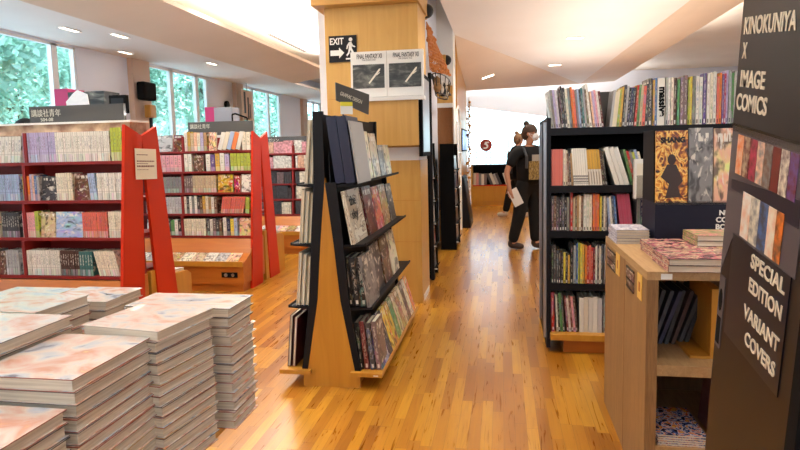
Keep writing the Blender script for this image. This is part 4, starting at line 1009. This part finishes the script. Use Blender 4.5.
# stacks on the cabinet top; each book = cover + page block
def stack_book(name, x, y, z, w, d, h, rz, cover, label, cat, group, coverm2=None):
    o = bpy.data.objects.new(name, STK[cover][0]); COL.objects.link(o)
    o.location = (x, y, z); o.rotation_euler = (0, 0, rz); o.scale = (w, d, h)
    tag(o, label, cat, group)
    p = bpy.data.objects.new('pages', STK[cover][1]); COL.objects.link(p); p.parent = o
    return o
em = mat('cover_edge', (.5,.5,.5,1), .4); t = NT(em)
t.l(t.ramp(t.math('FRACT', t.math('MULTIPLY', t.n('ShaderNodeObjectInfo').outputs['Random'], 5.3)), [(0, rgb(70,56,48)), (.3, rgb(150,60,40)), (.42, rgb(206,196,184)), (.6, rgb(60,50,48)), (.8, rgb(190,160,90)), (.9, rgb(120,108,100))], 'CONSTANT'), t.b.inputs['Base Color'])
M['cover_edge'] = em
STK = {}
for k in ('pastel','pinkart','bluered'):
    c = MB(); c.box(0,1,0,1,.93,1,0); c.box(0,1,0,1,0,.06,0); c.box(0,.012,0,1,.06,.93,0)
    for q_ in range(0, 12):
        if q_ % 6 > 1: c.m[q_] = 1
    STK[k] = (c.mesh('book_cover_'+k, [k, 'cover_edge']), MB().box(.012,.975,.02,.98,.06,.93).mesh('page_block', ['pages_flat']))
STK['purple'] = (STK['bluered'][0].copy(), STK['bluered'][1]); STK['purple'][0].materials[0] = art_mat('lilac_magazine_cover', 'x', 'y', [(.35, rgb(90,80,120)), (.5, rgb(200,196,214)), (.62, rgb(236,230,226)), (.75, rgb(170,150,190))], 3, 2, False)
STK['greenart'] = (STK['bluered'][0].copy(), STK['bluered'][1]); STK['greenart'][0].materials[0] = art_mat('green_pink_comic_cover', 'x', 'y', [(.36, rgb(60,70,40)), (.48, rgb(150,170,80)), (.56, rgb(214,120,140)), (.68, rgb(230,200,170))], 3, 2, False)
NM = ['bottom','second','third','fourth','fifth','sixth','seventh','eighth','ninth','tenth','eleventh','twelfth','thirteenth','fourteenth']
for s, (x, y, w) in enumerate(((.656, 2.487, 'in front'), (.664, 2.755, 'behind the front pile'))):
    for i in range(2):
        stack_book('hardcover_comic', x+R.uniform(-.002,.002), y, ZC+.0008+i*.0275, .28 if s == 0 else .27, .26, .027, R.uniform(-.008,.008), 'pinkart', f'pink and gold hardcover comic on the cabinet top, {NM[i] if i<1 else "top"}, pile {w}', 'comic', 'pink hardcover comics on the cabinet')
for i in range(2):
    stack_book('comic_book', .855, 2.79, ZC+.0563+i*.024, .19, .21, .0235, R.uniform(-.01,.01), 'greenart', f'green and pink comic lying on the rear pink pile, {"lower" if i < 1 else "upper"} one', 'comic', 'comics in the pile beside the stand')
for i in range(5):
    stack_book('magazine', .585+R.uniform(-.002,.002), 3.19, ZC+.0008+i*.0145, .165, .24, .014, R.uniform(-.02,.02), 'purple', f'lilac and white magazine at the far end of the cabinet top, {NM[i] if i < 4 else "top"} of its pile', 'magazine', 'lilac magazines at the cabinet end')
# black display rack with three comics
t_ = thing('comic_rack', 'dark blue cardboard display rack for new comic books on the cabinet', 'rack', (.77, 3.18, ZC))
MB().box(0, .55, 0, .28, 0, .215).build('lower_front', 'navy', t_)
MB().prism([(0,.215),(.28,.215),(.28,.585),(.05,.585),(.03,.215)], -.0, .012, 'x').build('side_panel', 'black', t_); MB().prism([(.0,.215),(.28,.215),(.28,.585),(.05,.585)], .538, .55, 'x').build('side_panel', 'black', t_)
MB().box(.012, .538, .10, .12, .215, .585).build('back_panel', 'navy', t_)
text('NEW', .034, 'white_gloss', t_, (.305, -.001, .152), (PI/2,0,0), .085, bold=.0015)
text('COMIC', .036, 'white_gloss', t_, (.29, -.001, .116), (PI/2,0,0), .12, bold=.0015)
text('BOOKS', .036, 'white_gloss', t_, (.29, -.001, .080), (PI/2,0,0), .12, bold=.0015)
cm = [(.0, .152,.365,'fire','fiery gold and black comic with its title at the top','tan'), (.158,.112,.375,'art','grey comic cover with a white and orange figure','grey'), (.275,.10,.37,'art','peach and blue comic cover','peach'), (.38,.10,.38,'art','blue comic cover partly behind the stand','blue')]
for i, (x, w, h, k, lab, c) in enumerate(cm):
    o = place(FACE[k], 'comic_book', (.77+x, 3.175+.0, ZC+.2158), (w, .012, h), (-.05, 0, 0), c, lab+' in the dark rack', 'comic', 'comics in the dark rack')
    if i == 0:
        fg = MB(); fg.ball((.5,-.1,.60), .1, 0, 12, 8, (1.3,.3,.75)); fg.prism([(.36,.53),(.64,.53),(.86,.30),(.7,.22),(.8,.08),(.3,.06),(.42,.26),(.16,.36)], -.15, -.02, 'y'); fg.build('dark_figure_print', mat('dark_print', rgb(58,34,24), .4), o)
        lt = text('SHANG', .036, mat('dark_ink', rgb(40,24,20), .5), None, (0,0,0), (0,0,0), .118, name='title', bold=.0025)
        lt.parent = o; lt.matrix_parent_inverse = Matrix.LocRotScale(o.location, o.rotation_euler, o.scale).inverted()
        lt.location = (.77+.022, 3.175+.05*.31-.003, ZC+.2158+.305); lt.rotation_euler = (PI/2-.05, 0, 0)
# clear front lip
MB().box(.0, .538, -.012, -.008, .205, .225).build('clear_lip', 'acrylic', t_)

# =================================================================== BLACK STAND with posters
A = math.radians(8.5)
eu = Vector((0, -math.cos(A), -math.sin(A))); ev = Vector((0, -math.sin(A), math.cos(A))); nn = Vector((-1, 0, 0))
t_ = thing('poster_stand', 'tall dark display stand with black and white lettered posters at the right edge', 'display stand', (.6, 1.5, 0))
t_.rotation_euler = (0,0,0)
frame = Matrix(((0, 0, -1), (eu.y, ev.y, 0), (eu.z, ev.z, 0)))    # columns u, v, n
def loc(u, v, n=0): return Vector((-n, 0, 1.5)) + eu*u + ev*v
def plate(name, pts, n0, n1, m, parent):
    k = len(pts); vs = [loc(u, v, n0) for u, v in pts]+[loc(u, v, n1) for u, v in pts]
    return MB().add(vs, [tuple(range(k))[::-1], tuple(range(k, 2*k))]+[(i, (i+1) % k, k+(i+1) % k, k+i) for i in range(k)]).build(name, m, parent)
brown = mat('dark_brown_board', rgb(30,18,12), .45)
poster = mat('black_glossy_poster', rgb(22,20,26), .3); greyp = mat('grey_lilac_card', rgb(84,76,80), .4)
# body reaching to the floor
ub, ut = -.195, .262
plate('side_panel', [(ub, -1.52), (ut, -1.45), (ut, .36), (ub, .36)], -.35, 0, brown, t_)
plate('front_board', [(ut, -1.45), (ut+.04, -1.445), (ut+.04, .36), (ut, .36)], -.35, .006, 'black_matte', t_)
plate('lettered_poster', [(-.19, .015), (.235, .015), (.235, .33), (-.19, .33)], .0005, .003, poster, t_)
plate('lettered_poster', [(-.125, -.545), (.2, -.545), (.2, -.262), (-.125, -.262)], .0005, .003, mat('navy_glossy_poster', rgb(18,18,34), .3), t_)
plate('grey_card', [(-.19, -.39), (-.12, -.262), (.215, -.262), (.215, .012), (-.19, .012)], .0002, .0022, greyp, t_)
plate('navy_band', [(-.165, -.125), (.205, -.095), (.205, -.155), (-.165, -.15)], .0024, .0032, mat('navy_band', rgb(22,22,42), .3), t_)
plate('grey_card', [(-.188, -.61), (-.150, -.61), (-.150, -.40), (-.188, -.40)], .0002, .0022, greyp, t_)
plate('card_slot', [(-.184, -.60), (-.157, -.60), (-.157, -.52), (-.184, -.52)], .0023, .003, 'black_matte', t_)
oval = [(-.170+.013*math.cos(a*PI/8), -.47+.033*math.sin(a*PI/8)) for a in range(16)]
plate('card_slot', oval, .0023, .003, 'black_matte', t_)
qq = random.Random(3)
covers1 = ['orange','beige','magenta','grey','brown','maroon','mauve','purple','ivory','tan']
u = -.145
for i in range(8):
    w = .038; c = covers1[i]
    mm = noise_paint('print_'+c+'_a', PAL[c], PAL[qq.choice(['dark brown','peach','grey','ivory','maroon'])], 55, .3)
    plate('printed_cover', [(u, -.105), (u+w, -.105), (u+w, -.005), (u, -.005)], .0034, .0042, mm, t_); u += w+.003
u = -.08
for i, (c, w) in enumerate((('white',.05),('ivory',.05),('blue',.045),('peach',.04),('brown',.035))):
    mm = noise_paint('print_'+c+'_b', PAL[c], PAL[['peach','grey','dark grey','ivory','orange'][i]], 40, .3)
    plate('printed_cover', [(u, -.255), (u+w, -.255), (u+w, -.14), (u, -.14)], .0034, .0042, mm, t_); u += w+.001
def stand_text(body, u, v, width, h):
    lt = text(body, h/.74, mat_letters, t_, (0,0,0), (0,0,0), width, bold=.0011)
    # letter frame: x along u, y along v, z out of the panel
    m_ = Matrix(((0, 0, -1, 0), (eu.y, ev.y, 0, 0), (eu.z, ev.z, 0, 0), (0, 0, 0, 1)))
    m_.translation = loc(u, v, .0042); lt.matrix_local = m_
mat_letters = mat('warm_white_letters', rgb(216,204,182), .5)
stand_text('KINOKUNIYA', -.168, .242, .272, .042); stand_text('X', -.166, .184, .027, .040)
stand_text('IMAGE', -.162, .115, .143, .042); stand_text('COMICS', -.175, .057, .18, .042)
stand_text('SPECIAL', .004, -.309, .178, .036); stand_text('EDITION', .006, -.370, .175, .036)
stand_text('VARIANT', -.010, -.446, .195, .036); stand_text('COVERS', .012, -.509, .168, .036)
# clear sheet strip holding the upper prints
plate('clear_strip', [(-.19, -.0), (.215, .0), (.215, .02), (-.19, .02)], .0045, .0065, 'acrylic', t_)

# =================================================================== FOREGROUND TABLE AND STACKS
ZS = .955
t_ = thing('display_table', 'low maple display table under the foreground piles of comics', 'table', (-1.1, .75, 0))
MB().box(-.75, .54, -.5, .385, ZS-.018, ZS-.001).build('tabletop', 'maple_x', t_)
MB().box(-.7, .0, -.4, .1, 0, ZS-.02).build('pedestal', 'maple', t_)
qs = random.Random(21)
piles = [  # x left, y near, width, depth, top height, thickness, where, rot
 (-.735, .683, .165, .185, 1.200, .0185, 'nearest full pile', 0),
 (-.738, .490, .163, .180, 1.164, .0185, 'low pile at the bottom left corner', 0),
 (-.713, .876, .158, .152, 1.212, .0175, 'second pile back, slightly turned', -.14),
 (-.745, 1.042, .225, .110, 1.200, .0186, 'farthest pile at the right corner', 0),
 (-.905, .715, .160, .185, 1.222, .0190, 'raised pile left of the nearest', -.02),
 (-.908, .520, .160, .180, 1.222, .0190, 'raised pile off the lower left', 0),
 (-.975, .915, .150, .135, 1.222, .0190, 'middle row pile on the left', -.05),
 (-.960, 1.065, .155, .125, 1.200, .0190, 'back row pile with its corner free', 0),
 (-1.08, .715, .160, .185, 1.215, .0190, 'pile at the far left edge', 0),
 (-1.145, .915, .150, .135, 1.215, .0190, 'middle row pile at far left', 0),
 (-1.13, 1.065, .155, .125, 1.196, .0190, 'back row pile at far left', 0),
]
for x, y, w, d, n, th, where, rz in piles:
    top = n; n = round((top-ZS)/(th+.0005)); th = (top-ZS)/n-.0005
    for i in range(n):
        nm = (NM[i] if i < 14 else str(i)) if i < n-1 else 'top'
        jx, jy = qs.uniform(-.0025, .0025), qs.uniform(-.003, .003)
        lab = f'pastel-covered paperback, {nm} in the {where}'
        stack_book('wrapped_comic', x+jx, y+jy, ZS+i*(th+.0005), w, d, th, rz+qs.uniform(-.008,.008), 'pastel', lab, 'book', 'wrapped comics piled on the table')

# =================================================================== PEOPLE
def skinmesh(name, verts, edges, radii, m, parent, root=0, sub=2):
    me = bpy.data.meshes.new(name); me.from_pydata([tuple(v) for v in verts], edges, [])
    o = bpy.data.objects.new(name, me); COL.objects.link(o)
    md = o.modifiers.new('skin', 'SKIN'); md.use_smooth_shade = True
    for i, sv in enumerate(me.skin_vertices[0].data):
        r = radii[i]; sv.radius = (r, r) if isinstance(r, (int, float)) else r; sv.use_root = (i == root)
    s = o.modifiers.new('sub', 'SUBSURF'); s.levels = sub; s.render_levels = sub
    dg = bpy.context.evaluated_depsgraph_get(); dg.update()
    nm = bpy.data.meshes.new_from_object(o.evaluated_get(dg), depsgraph=dg)
    o.modifiers.clear(); o.data = nm; nm.materials.clear(); nm.materials.append(M[m] if isinstance(m, str) else m)
    for p in nm.polygons: p.use_smooth = True
    o.parent = parent; return o
def person(label, base, face, J, shirt, legs, shoe, hair, bun=True, mask=False, fair=False):
    """J: joints in world coordinates, chest/pelvis/neck/head plus R and L shoulder, elbow, wrist, hip, knee, ankle, toe"""
    t_ = thing('person', label, 'person', base)
    B = Vector(base); V = {k: Vector(v)-B for k, v in J.items()}
    f = Vector(face).normalized(); side = Vector((f.y, -f.x, 0)).normalized()    # his right
    hd = V['head']
    names = []; verts = []; rad = []; edges = []
    def add(k, p, r, to=None):
        names.append(k); verts.append(p); rad.append(r)
        if to is not None: edges.append((names.index(to), len(names)-1))
    add('pelvis', V['pelvis'], .125); add('waist', (V['pelvis']*.55+V['chest']*.45), .115, 'pelvis'); add('chest', V['chest'], .145, 'waist')
    add('upper', V['chest']*.4+V['neck']*.6, .105, 'chest'); add('neck', V['neck'], .055, 'upper'); add('chin', hd+Vector((0,0,-.07)), .062, 'neck'); add('head', hd+Vector((0,0,.01)), .092, 'chin'); add('crown', hd+Vector((0,0,.075)), .07, 'head')
    for s in 'RL':
        add(s+'sh', V[s+'sh'], .062, 'upper'); add(s+'el', V[s+'el'], .044, s+'sh'); add(s+'wr', V[s+'wr'], .03, s+'el')
        d = (V[s+'wr']-V[s+'el']).normalized(); fw = f if abs(d.dot(f)) < .8 else Vector((0,0,1))
        palm = V[s+'wr']+d*.055; add(s+'palm', palm, .032, s+'wr')
        lat = d.cross(side).normalized()
        for q_, (off, ln) in enumerate(((-.026,.075),(-.009,.085),(.009,.08),(.026,.062))):
            k1 = palm+d*.03+lat*off; add(s+'f%da' % q_, k1, .010, s+'palm')
            k2 = k1+d*ln*.5-side*(.01 if s == 'R' else -.01); add(s+'f%db' % q_, k2, .009, s+'f%da' % q_)
            add(s+'f%dc' % q_, k2+(d*.7-side*(.6 if s == 'R' else -.6)).normalized()*ln*.5, .0075, s+'f%db' % q_)
        th = V[s+'wr']+d*.03+lat*.035; add(s+'ta', th, .011, s+'palm'); add(s+'tb', th+(d*.8+lat*.4).normalized()*.045, .009, s+'ta')
        add(s+'hip', V[s+'hip'], .10, 'pelvis'); add(s+'kn', V[s+'kn'], .062, s+'hip'); add(s+'an', V[s+'an'], .042, s+'kn'); add(s+'toe', V[s+'toe'], .035, s+'an')
    body = skinmesh('body', verts, edges, rad, 'skin', t_)
    def sub(nm, keys, grow, m, ends=None, over=None):
        idx = {k: i for i, k in enumerate(keys)}
        vs = [verts[names.index(k)].copy() for k in keys]; rr = [rad[names.index(k)]+grow for k in keys]
        if over:
            for k, r in over.items(): rr[idx[k]] = r
        es = [(idx[names[a]], idx[names[b_]]) for a, b_ in edges if names[a] in idx and names[b_] in idx]
        if nm == 'shirt': vs[idx['pelvis']] = vs[idx['pelvis']]-Vector((0,0,.06))
        if ends:
            for k, (to, fr) in ends.items():      # cut a limb short: move its end joint part of the way
                vs[idx[k]] = vs[idx[to]].lerp(vs[idx[k]], fr)
        return skinmesh(nm, vs, es, rr, m, t_)
    sub('shirt', ['pelvis','waist','chest','upper','neck','Rsh','Rel','Lsh','Lel'], .02, shirt, {'Rel': ('Rsh', .78), 'Lel': ('Lsh', .78), 'neck': ('upper', .5)}, {'pelvis': .178, 'waist': .182, 'chest': .192, 'Rel': .074, 'Lel': .074, 'neck': .075, 'Rsh': .088, 'Lsh': .088, 'upper': .125})
    sub('trousers', ['pelvis','waist','Rhip','Rkn','Ran','Lhip','Lkn','Lan'], .024, legs, None, {'Ran': .072, 'Lan': .072, 'Rkn': .096, 'Lkn': .096, 'pelvis': .15, 'waist': .135, 'Rhip': .115, 'Lhip': .115})
    for s in 'RL':
        a = V[s+'an']; to = V[s+'toe']; heel = a+(a-to).normalized()*.05
        d = Vector((to.x-a.x, to.y-a.y, 0)).normalized()
        z0 = min(to.z, a.z)-.04
        skinmesh('boot', [a+Vector((0,0,.06)), Vector((a.x,a.y,z0+.055))-d*.03, Vector((a.x,a.y,z0+.05))+d*.09, Vector((a.x,a.y,z0+.042))+d*.18], [(0,1),(1,2),(2,3)], [.06,(.055),(.05),(.042)], shoe, t_)
    # face details
    c = hd
    e = MB()
    for s_ in (-1, 1):
        p = c+f*.083+side*s_*.03+Vector((0,0,.012)); e.ball(p, .011, 0, 10, 6)
    e.build('eyes', 'eye', t_)
    MB().ball(c+f*.098+Vector((0,0,-.018)), .017, 0, 10, 6, (1,1,1.5)).build('nose', 'skin', t_)
    for s_ in (-1, 1): MB().ball(c+side*s_*.088+Vector((0,0,-.005))-f*.005, .026, 0, 10, 6, (.6,.8,1.2)).build('ear', 'skin', t_)
    MB().ball(c+f*.085+Vector((0,0,-.06)), .02, 0, 10, 6, (1,1,.4)).build('mouth', mat('lips', rgb(150,84,76), .5), t_)
    h = MB(); h.ball(c-f*.012+Vector((0,0,.028)), .112, 0, 20, 12, (1,1,1.02), 0, .52); h.ball(c-f*.045+Vector((0,0,.0)), .088, 0, 16, 10, (1,1,1.15))
    if bun: h.ball(c-f*.06+Vector((0,0,.145)), .042, 0, 12, 8)
    h.build('hair', hair, t_)
    if mask:
        MB().ball(c+f*.072+Vector((0,0,-.045)), .055, 0, 16, 10, (1,1,1.15)).build('face_mask', 'mask', t_)
        MB().tube([c+f*.07+side*.04+Vector((0,0,-.03)), c+side*.095+Vector((0,0,.01)), c+f*.05+side*.06+Vector((0,0,-.07))], .003, 5).build('mask_loop', 'mask', t_)
    return t_, V, f, side
fc = (.62, -.78, 0); rs = Vector((-.78, -.62, 0))
ctr = Vector((.37, 8.68, 0))
def PJ(c, r, z, fwd=0): v = c+rs*r+Vector(fc)*fwd; return (v.x, v.y, z)
J = dict(pelvis=PJ(ctr,0,.95), chest=PJ(ctr,0,1.27,.02), neck=PJ(ctr,0,1.50,.02), head=(ctr.x+.03,ctr.y-.02,1.665),
 Rsh=PJ(ctr,.215,1.41), Lsh=PJ(ctr,-.215,1.41), Rel=(.06,8.50,1.13), Rwr=(.10,8.47,.90), Lel=PJ(ctr,-.30,1.14,.03), Lwr=PJ(ctr,-.22,1.0,.24),
 Rhip=PJ(ctr,.10,.88), Lhip=PJ(ctr,-.10,.88), Rkn=(.235,8.60,.49), Lkn=(.46,8.72,.49), Ran=(.135,8.64,.09), Lan=(.47,8.72,.09), Rtoe=(.27,8.60,.045), Ltoe=(.61,8.68,.045))
hf = (.93, -.37, 0)
p1, V, f, side = person('man in black T-shirt with hair bun and white face mask standing in the aisle', (ctr.x, ctr.y, 0), hf, J, 'black_cloth', 'trouser', 'boot', 'hair', True, True)
# shirt print, straps
B = Vector((ctr.x, ctr.y, 0)); fcv = Vector(fc)
def on_chest(r, z, out): return rs*r+fcv*out+Vector((0,0,z))
def patch(name, pts, m, bulge):
    b = MB(); k = len(pts)
    vs = [on_chest(r, z, bulge(r)) for r, z in pts]+[on_chest(r, z, bulge(r)+.006) for r, z in pts]
    b.add(vs, [tuple(range(k))[::-1], tuple(range(k, 2*k))]+[(i, (i+1) % k, k+(i+1) % k, k+i) for i in range(k)]); return b.build(name, m, p1)
bl_ = lambda r: math.sqrt(max(.034, .222**2-r*r*.8))
shirtprint = art_mat('shirt_print', 'x', 'z', [(.36, rgb(30,26,24)), (.46, rgb(120,96,50)), (.54, rgb(196,168,96)), (.62, rgb(90,76,60)), (.7, rgb(190,186,176))], 4, 1, False, .8)
for k in range(7):
    r0 = .15-k*.042; patch('shirt_print', [(r0,1.02),(r0-.042,1.02),(r0-.042,1.28),(r0,1.28)], shirtprint, lambda r: bl_(r)+.0)
for k in range(3):
    r0 = .10-k*.042; patch('shirt_print_pale', [(r0,1.28),(r0-.042,1.28),(r0-.042,1.37),(r0,1.37)], mat('pale_print', rgb(170,168,160), .8), lambda r: bl_(r)-.01)
for s_ in (.17, -.13):
    b = MB(); b.tube([on_chest(s_, 1.18, .16), on_chest(s_, 1.34, .165), on_chest(s_*.9, 1.46, .08), on_chest(s_*.85, 1.49, -.03), on_chest(s_*.9, 1.40, -.15), on_chest(s_, 1.1, -.18)], .02, 8)
    b.build('backpack_strap', 'strap', p1)
pk = MB(); pk.box(-.14,.14,-.08,.08,0,.42); pko = pk.build('backpack', 'black_cloth', None, (ctr.x-fc[0]*.25, ctr.y-fc[1]*.25, 1.0), bevel=.04); pko.rotation_euler = (0,0,math.atan2(fc[1], fc[0])+PI/2)
tag(pko, 'dark backpack on the back of the man with the white mask', 'backpack')
mg = MB(); mg.box(-.07,.07,-.006,.006,-.2,.05); mgo = mg.build('magazine', 'white_gloss', None, (.155, 8.475, .84)); mgo.rotation_euler = (0, -.45, .3)
tag(mgo, 'white folded magazine held in the right hand of the man with the mask', 'magazine')
# person behind him
c2p = Vector((.30, 12.6, 0)); rs = Vector((0, 1, 0)); fc = (-1, 0, 0)
J = dict(pelvis=PJ(c2p,0,.96), chest=PJ(c2p,0,1.30), neck=PJ(c2p,0,1.46), head=(c2p.x+.06,c2p.y,1.62), Rsh=PJ(c2p,.2,1.44), Lsh=PJ(c2p,-.2,1.44), Rel=PJ(c2p,.26,1.14), Rwr=PJ(c2p,.22,.92,.1), Lel=PJ(c2p,-.26,1.14), Lwr=PJ(c2p,-.22,.92,.1),
 Rhip=PJ(c2p,.09,.9), Lhip=PJ(c2p,-.09,.9), Rkn=(.16,12.66,.52), Lkn=(.42,12.5,.50), Ran=(.06,12.66,.09), Lan=(.50,12.5,.09), Rtoe=(-.06,12.66,.045), Ltoe=(.40,12.5,.045))
person('second person in dark clothes and pale shoes hidden behind the man with the mask', (c2p.x, c2p.y, 0), (1,.3,0), J, 'black_cloth', 'trouser', 'pale_shoe', 'hair_fair', True)
# person behind the near red bookcase, only the crown shows
c3p = Vector((-4.72, 5.25, 0)); rs = Vector((-1, 0, 0)); fc = (0, -1, 0)
J = dict(pelvis=PJ(c3p,0,.98), chest=PJ(c3p,0,1.32), neck=PJ(c3p,0,1.56), head=(c3p.x,c3p.y,1.745), Rsh=PJ(c3p,.2,1.47), Lsh=PJ(c3p,-.2,1.47), Rel=PJ(c3p,.26,1.16), Rwr=PJ(c3p,.22,.93,.1), Lel=PJ(c3p,-.26,1.16), Lwr=PJ(c3p,-.22,.93,.1),
 Rhip=PJ(c3p,.09,.92), Lhip=PJ(c3p,-.09,.92), Rkn=PJ(c3p,.1,.5,.02), Lkn=PJ(c3p,-.1,.5,.02), Ran=PJ(c3p,.1,.09), Lan=PJ(c3p,-.1,.09), Rtoe=PJ(c3p,.1,.045,.13), Ltoe=PJ(c3p,-.1,.045,.13))
person('person with black hair behind the near red bookcase, only the crown showing', (c3p.x, c3p.y, 0), (0,-1,0), J, 'black_cloth', 'trouser', 'boot', 'hair_black', False)

# =================================================================== camera
yaw, pitch, roll = map(math.radians, (9.8876, 5.5, 1.3))
fwd = Vector((-math.sin(yaw)*math.cos(pitch), math.cos(yaw)*math.cos(pitch), -math.sin(pitch)))
right = Vector((math.cos(yaw), math.sin(yaw), 0)); up = right.cross(fwd)
r2_ = right*math.cos(roll)-up*math.sin(roll); u2_ = up*math.cos(roll)+right*math.sin(roll)
cd = bpy.data.cameras.new('camera'); cam = bpy.data.objects.new('camera', cd); COL.objects.link(cam)
cam.matrix_world = Matrix(((r2_.x, u2_.x, -fwd.x, 0), (r2_.y, u2_.y, -fwd.y, 0), (r2_.z, u2_.z, -fwd.z, 1.5), (0,0,0,1)))
cd.sensor_width = 36; cd.lens = 590/800*36; cd.shift_y = -19.86/800; cd.clip_start = .05; cd.clip_end = 200
cd.dof.use_dof = False
SC.camera = cam
vs_ = SC.view_settings; vs_.view_transform = 'Standard'; vs_.look = 'None'; vs_.gamma = 1; vs_.use_curve_mapping = False; vs_.exposure = 0.08
